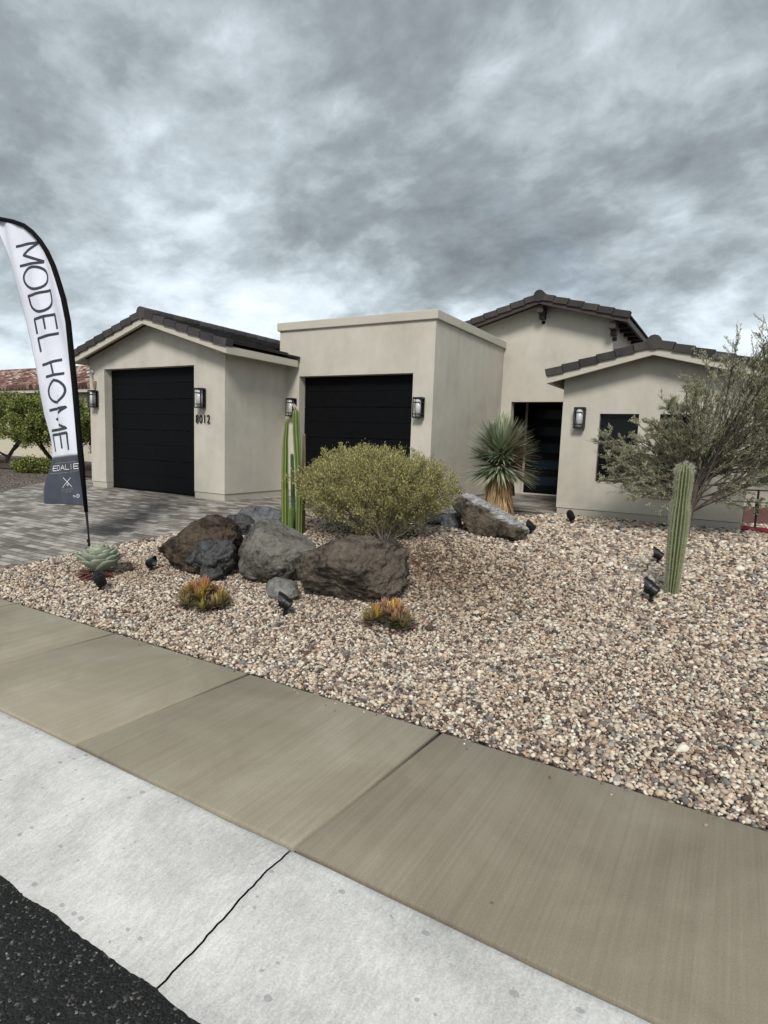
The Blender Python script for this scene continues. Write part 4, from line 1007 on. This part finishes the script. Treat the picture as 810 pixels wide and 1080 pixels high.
GL = {'M': [[(0,0),(0,1),(.5,.22),(1,1),(1,0)]], 'O': [ell()], 'D': [[(0,0),(0,1)]+[(.45+.55*math.sin(R(a)), .5+.5*math.cos(R(a))) for a in range(0,181,15)]+[(0,0)]],
      'E': [[(1,1),(0,1),(0,0),(1,0)],[(0,.5),(.85,.5)]], 'L': [[(0,1),(0,0),(1,0)]], 'H': [[(0,0),(0,1)],[(1,0),(1,1)],[(0,.5),(1,.5)]],
      'A': [[(0,0),(.5,1),(1,0)],[(.2,.35),(.8,.35)]], 'I': [[(.5,0),(.5,1)]]}
Bz = np.array([(50,103),(67,180),(82,240),(95,300),(104,350),(113,390),(120,425),(130,455),(137,500),(141,560),(143,612),(148,660)], float)
Tz = np.array([(97,88),(121,165),(133,222),(143,285),(150,335),(156,372),(160,410),(167,445),(175,490),(184,550),(186,605),(190,655)], float)
def G(yb_, h):
    b_ = np.array([np.interp(yb_, Bz[:,1], Bz[:,0]), yb_]); i = np.interp(yb_, Bz[:,1], np.arange(len(Bz))); t_ = np.array([np.interp(i, np.arange(len(Tz)), Tz[:,0]), np.interp(i, np.arange(len(Tz)), Tz[:,1])])
    return zp_(*(b_+(t_-b_)*h))
LT = [('M',104,157),('O',166,226),('D',238,286),('E',300,337),('L',352,386),('H',424,456),('O',468,532),('M',547,602),('E',614,656)]
wl = []; 
for k_, (ch, y0, y1) in enumerate(LT):
    fold = .32 if k_ in (5,6,7) else 0
    for st in GL[ch]:
        dn = []
        for (a, b_) in zip(st[:-1], st[1:]):
            for q in range(12): dn.append((a[0]+(b_[0]-a[0])*q/12, a[1]+(b_[1]-a[1])*q/12))
        dn.append(st[-1]); cur = []
        for w_, h in dn:
            if fold:     # the pleat swallows a strip across the letters
                lo, hi = .5-fold/2, .5+fold/2
                if lo < h < hi and not (ch == 'H' and len(st) == 2 and st[0][1] == .5):
                    if len(cur) > 1: wl.append(cur)
                    cur = []; continue
                h = h/(1-fold) if h <= lo else (h-fold)/(1-fold)
                if ch == 'H' and st[0][1] == .5: h = .5
                h = min(max(h, 0), 1)
            cur.append(G(y0+(y1-y0)*w_, h))
        if len(cur) > 1: wl.append(cur)
strokes('lettering', wl, .033, INK, fl)
# print on the slate band (18x crop of origin 48,475)
def z2(x, y): return (48+x/18, 475+y/18)
def word(s_, x0, x1, yl, yr, h, gap=.25):
    out = []; n = len(s_); cw = (x1-x0)/(n+gap*(n-1))
    for i, ch in enumerate(s_):
        xa = x0+i*cw*(1+gap)
        for st in GL[ch]:
            out.append([z2(xa+cw*p, yl+(yr-yl)*((xa+cw*p-x0)/(x1-x0))-h*q) for p, q in st])
    return out
strokes('company_name', word('EDALIE', 108, 632, 392, 340, 92), .0085, WINK, fl)
strokes('company_rules', [[z2(135,250),z2(590,212)],[z2(78,445),z2(430,418)]], .006, GINK, fl)
GL.update({'G': [[(.95,.85),(.5,1),(.05,.5),(.5,0),(.95,.2),(.95,.5),(.5,.5)]], 'R': [[(0,0),(0,1),(.8,.9),(.8,.55),(0,.5)],[(.4,.5),(1,0)]], 'U': [[(0,1),(0,.2),(.5,0),(1,.2),(1,1)]], 'P': [[(0,0),(0,1),(.9,.9),(.9,.5),(0,.45)]],
           'N': [[(0,0),(0,1),(1,0),(1,1)]], 'T': [[(0,1),(1,1)],[(.5,1),(.5,0)]], 'J': [[(1,1),(1,.2),(.5,0),(0,.2)]], 'K': [[(0,0),(0,1)],[(1,1),(0,.5),(1,0)]]})
strokes('company_group', word('GROUP', 470, 640, 425, 400, 30), .004, GINK, fl)
strokes('crossed_emblem', [[z2(345,520),z2(510,690)],[z2(478,520),z2(330,712)]], .008, WINK, fl)
strokes('emblem_ring', [[z2(430+16*math.cos(a), 650+18*math.sin(a)) for a in np.linspace(0,6.4,12)]], .006, WINK, fl)
strokes('small_print', word('JAMKOR', 275, 545, 782, 745, 36)+word('HOME', 385, 500, 805, 785, 16), .0042, GINK, fl)
strokes('corner_mark', word('TM', 540, 600, 890, 885, 30)+[[z2(650+32*math.cos(a), 862+32*math.sin(a)) for a in np.linspace(0,6.4,16)], [z2(635,862),z2(665,862)]], .006, WINK, fl)

# ------------------------------------------------------------------ small things
pt = tag(empty('floor_pot', (-4.50, 13.35, -1.150)), 'tall black tapered pot standing in the entry alcove', 'pot')
s = MB(); s.tube([(0,0,0),(0,0,.04),(0,0,.38),(0,0,.52),(0,0,.54)], [.13,.13,.085,.055,.06], 20); s.build('vessel', BLACK, pt, smooth=True)
s = MB(); s.tube([(0,0,.536),(0,0,.55)], [.063,.063], 20); s.build('rim', BLACK, pt)
st = tag(empty('pipe_stand', (.31, 10.98, float(gz(.31,10.98)))), 'black pipe post with crossbar at the right side of the house', 'pipe stand')
s = MB(); s.tube([(0,0,-.1),(0,0,.62)], .016, 8); s.tube([(0,0,.2),(-.0,0,.42)], .03, 8); s.build('post', BLACK, st)
s = MB(); s.tube([(-.19,0,.60),(.35,0,.62)], .013, 8); s.build('crossbar', BLACK, st)
s = MB(); s.tube([(-.18,0,.60),(-.18,.0,.76)], .011, 8); s.tube([(-.18,0,.60),(-.18,.0,.42)], .011, 8); s.tube([(-.1,0,.36),(0,0,.30)], .011, 8); s.build('pipe_arm', BLACK, st)
mt_ = MB()
nx = 24; V = []; 
for j in range(9):
    for i in range(nx):
        x = .14+i*.06; y = 10.42+j*.05+.02*math.sin(i); V.append((x, y, float(gz(x,y))+.045+.012*math.sin(i*1.7+j)+.01*math.sin(j*2+i*.5)))
o = nm('red_mat', V, [(j*nx+i, j*nx+i+1, (j+1)*nx+i+1, (j+1)*nx+i) for j in range(8) for i in range(nx-1)], REDMAT, smooth=True)
md = o.modifiers.new('t','SOLIDIFY'); md.thickness = .03
tag(o, 'crumpled red mat on the ground at the right side of the house', 'mat')

# ------------------------------------------------------------------ sky and light
wld = bpy.data.worlds.new('World'); scene.world = wld; wld.use_nodes = True
t = wld.node_tree; n = N.__new__(N); n.t = t; n.b = None
bg = t.nodes['Background']; bg.inputs['Strength'].default_value = .1
SUN_EL, SUN_ROT = R(42), R(158)
sky = n.n('ShaderNodeTexSky', sky_type='NISHITA', sun_disc=False, sun_elevation=SUN_EL, sun_rotation=SUN_ROT)
tc = n.n('ShaderNodeTexCoord'); sp = n.n('ShaderNodeSeparateXYZ'); n.l(tc.outputs['Generated'], sp.inputs[0])
zc = n.math('ADD', n.math('MAXIMUM', sp.outputs[2], 0.), .46)
cx = n.n('ShaderNodeCombineXYZ'); n.l(n.math('DIVIDE', sp.outputs[0], zc), cx.inputs[0]); n.l(n.math('DIVIDE', sp.outputs[1], zc), cx.inputs[1])
wn = n.n('ShaderNodeTexNoise'); n.l(cx.outputs[0], wn.inputs['Vector']); wn.inputs['Scale'].default_value = 1.1; wn.inputs['Detail'].default_value = 5
wv = n.n('ShaderNodeVectorMath', operation='SUBTRACT'); n.l(wn.outputs['Color'], wv.inputs[0]); wv.inputs[1].default_value = (.5,.5,.5)
ws = n.n('ShaderNodeVectorMath', operation='SCALE'); n.l(wv.outputs[0], ws.inputs[0]); ws.inputs['Scale'].default_value = .30
wa = n.n('ShaderNodeVectorMath', operation='ADD'); n.l(cx.outputs[0], wa.inputs[0]); n.l(ws.outputs[0], wa.inputs[1])
def wmap(scale, rot, loc=(0,0,0)):
    m = n.n('ShaderNodeMapping'); m.inputs['Scale'].default_value = scale; m.inputs['Rotation'].default_value = rot; m.inputs['Location'].default_value = loc
    n.l(wa.outputs[0], m.inputs['Vector']); return m.outputs['Vector']
big = n.noise(wmap((1,1.3,1), (0,0,R(40)), (3.4,2.2,0)), 1.15, 4, .5, 0)
med = n.noise(wmap((1,1.25,1), (0,0,R(20)), (7.3,2.2,0)), 3.4, 9, .60, 0)
sml = n.noise(wmap((1,1.2,1), (0,0,0), (1,5,0)), 12, 8, .6, 0)
f = n.math('ADD', n.math('MULTIPLY', big, .50), n.math('ADD', n.math('MULTIPLY', med, .36), n.math('MULTIPLY', sml, .14)))
# clouds brighter low over the horizon, heavy overhead
low = n.math('MULTIPLY', n.math('SUBTRACT', .60, sp.outputs[2]), .17)
f = n.math('ADD', f, low)
cl = n.ramp(f, [(.40, (1.25,1.42,1.50)), (.47, (1.95,2.22,2.38)), (.53, (3.1,3.5,3.75)), (.58, (4.5,5.0,5.4)), (.67, (6.0,6.55,7.0))])
cover = n.ramp(n.noise(wmap((1,1,1), (0,0,1.), (11,4,0)), 1.3, 6, .6, .6), [(.25, .85), (.42, .97)])
col = n.mix(cover, sky.outputs['Color'], cl)
n.l(col, bg.inputs['Color'])
sun = bpy.data.lights.new('sun', 'SUN'); sun.energy = 1.75; sun.angle = R(16); sun.color = (1., .965, .92)
so = bpy.data.objects.new('sun', sun); C.objects.link(so)
# sun direction matching the sky: rotation measured from +Y clockwise
d = Vector((math.sin(SUN_ROT)*math.cos(SUN_EL), math.cos(SUN_ROT)*math.cos(SUN_EL), math.sin(SUN_EL)))
so.rotation_euler = d.to_track_quat('Z', 'Y').to_euler()
vs = scene.view_settings; vs.view_transform = 'Standard'; vs.look = 'None'; vs.gamma = 1; vs.exposure = .82; vs.use_curve_mapping = False
scene.render.engine = 'CYCLES'
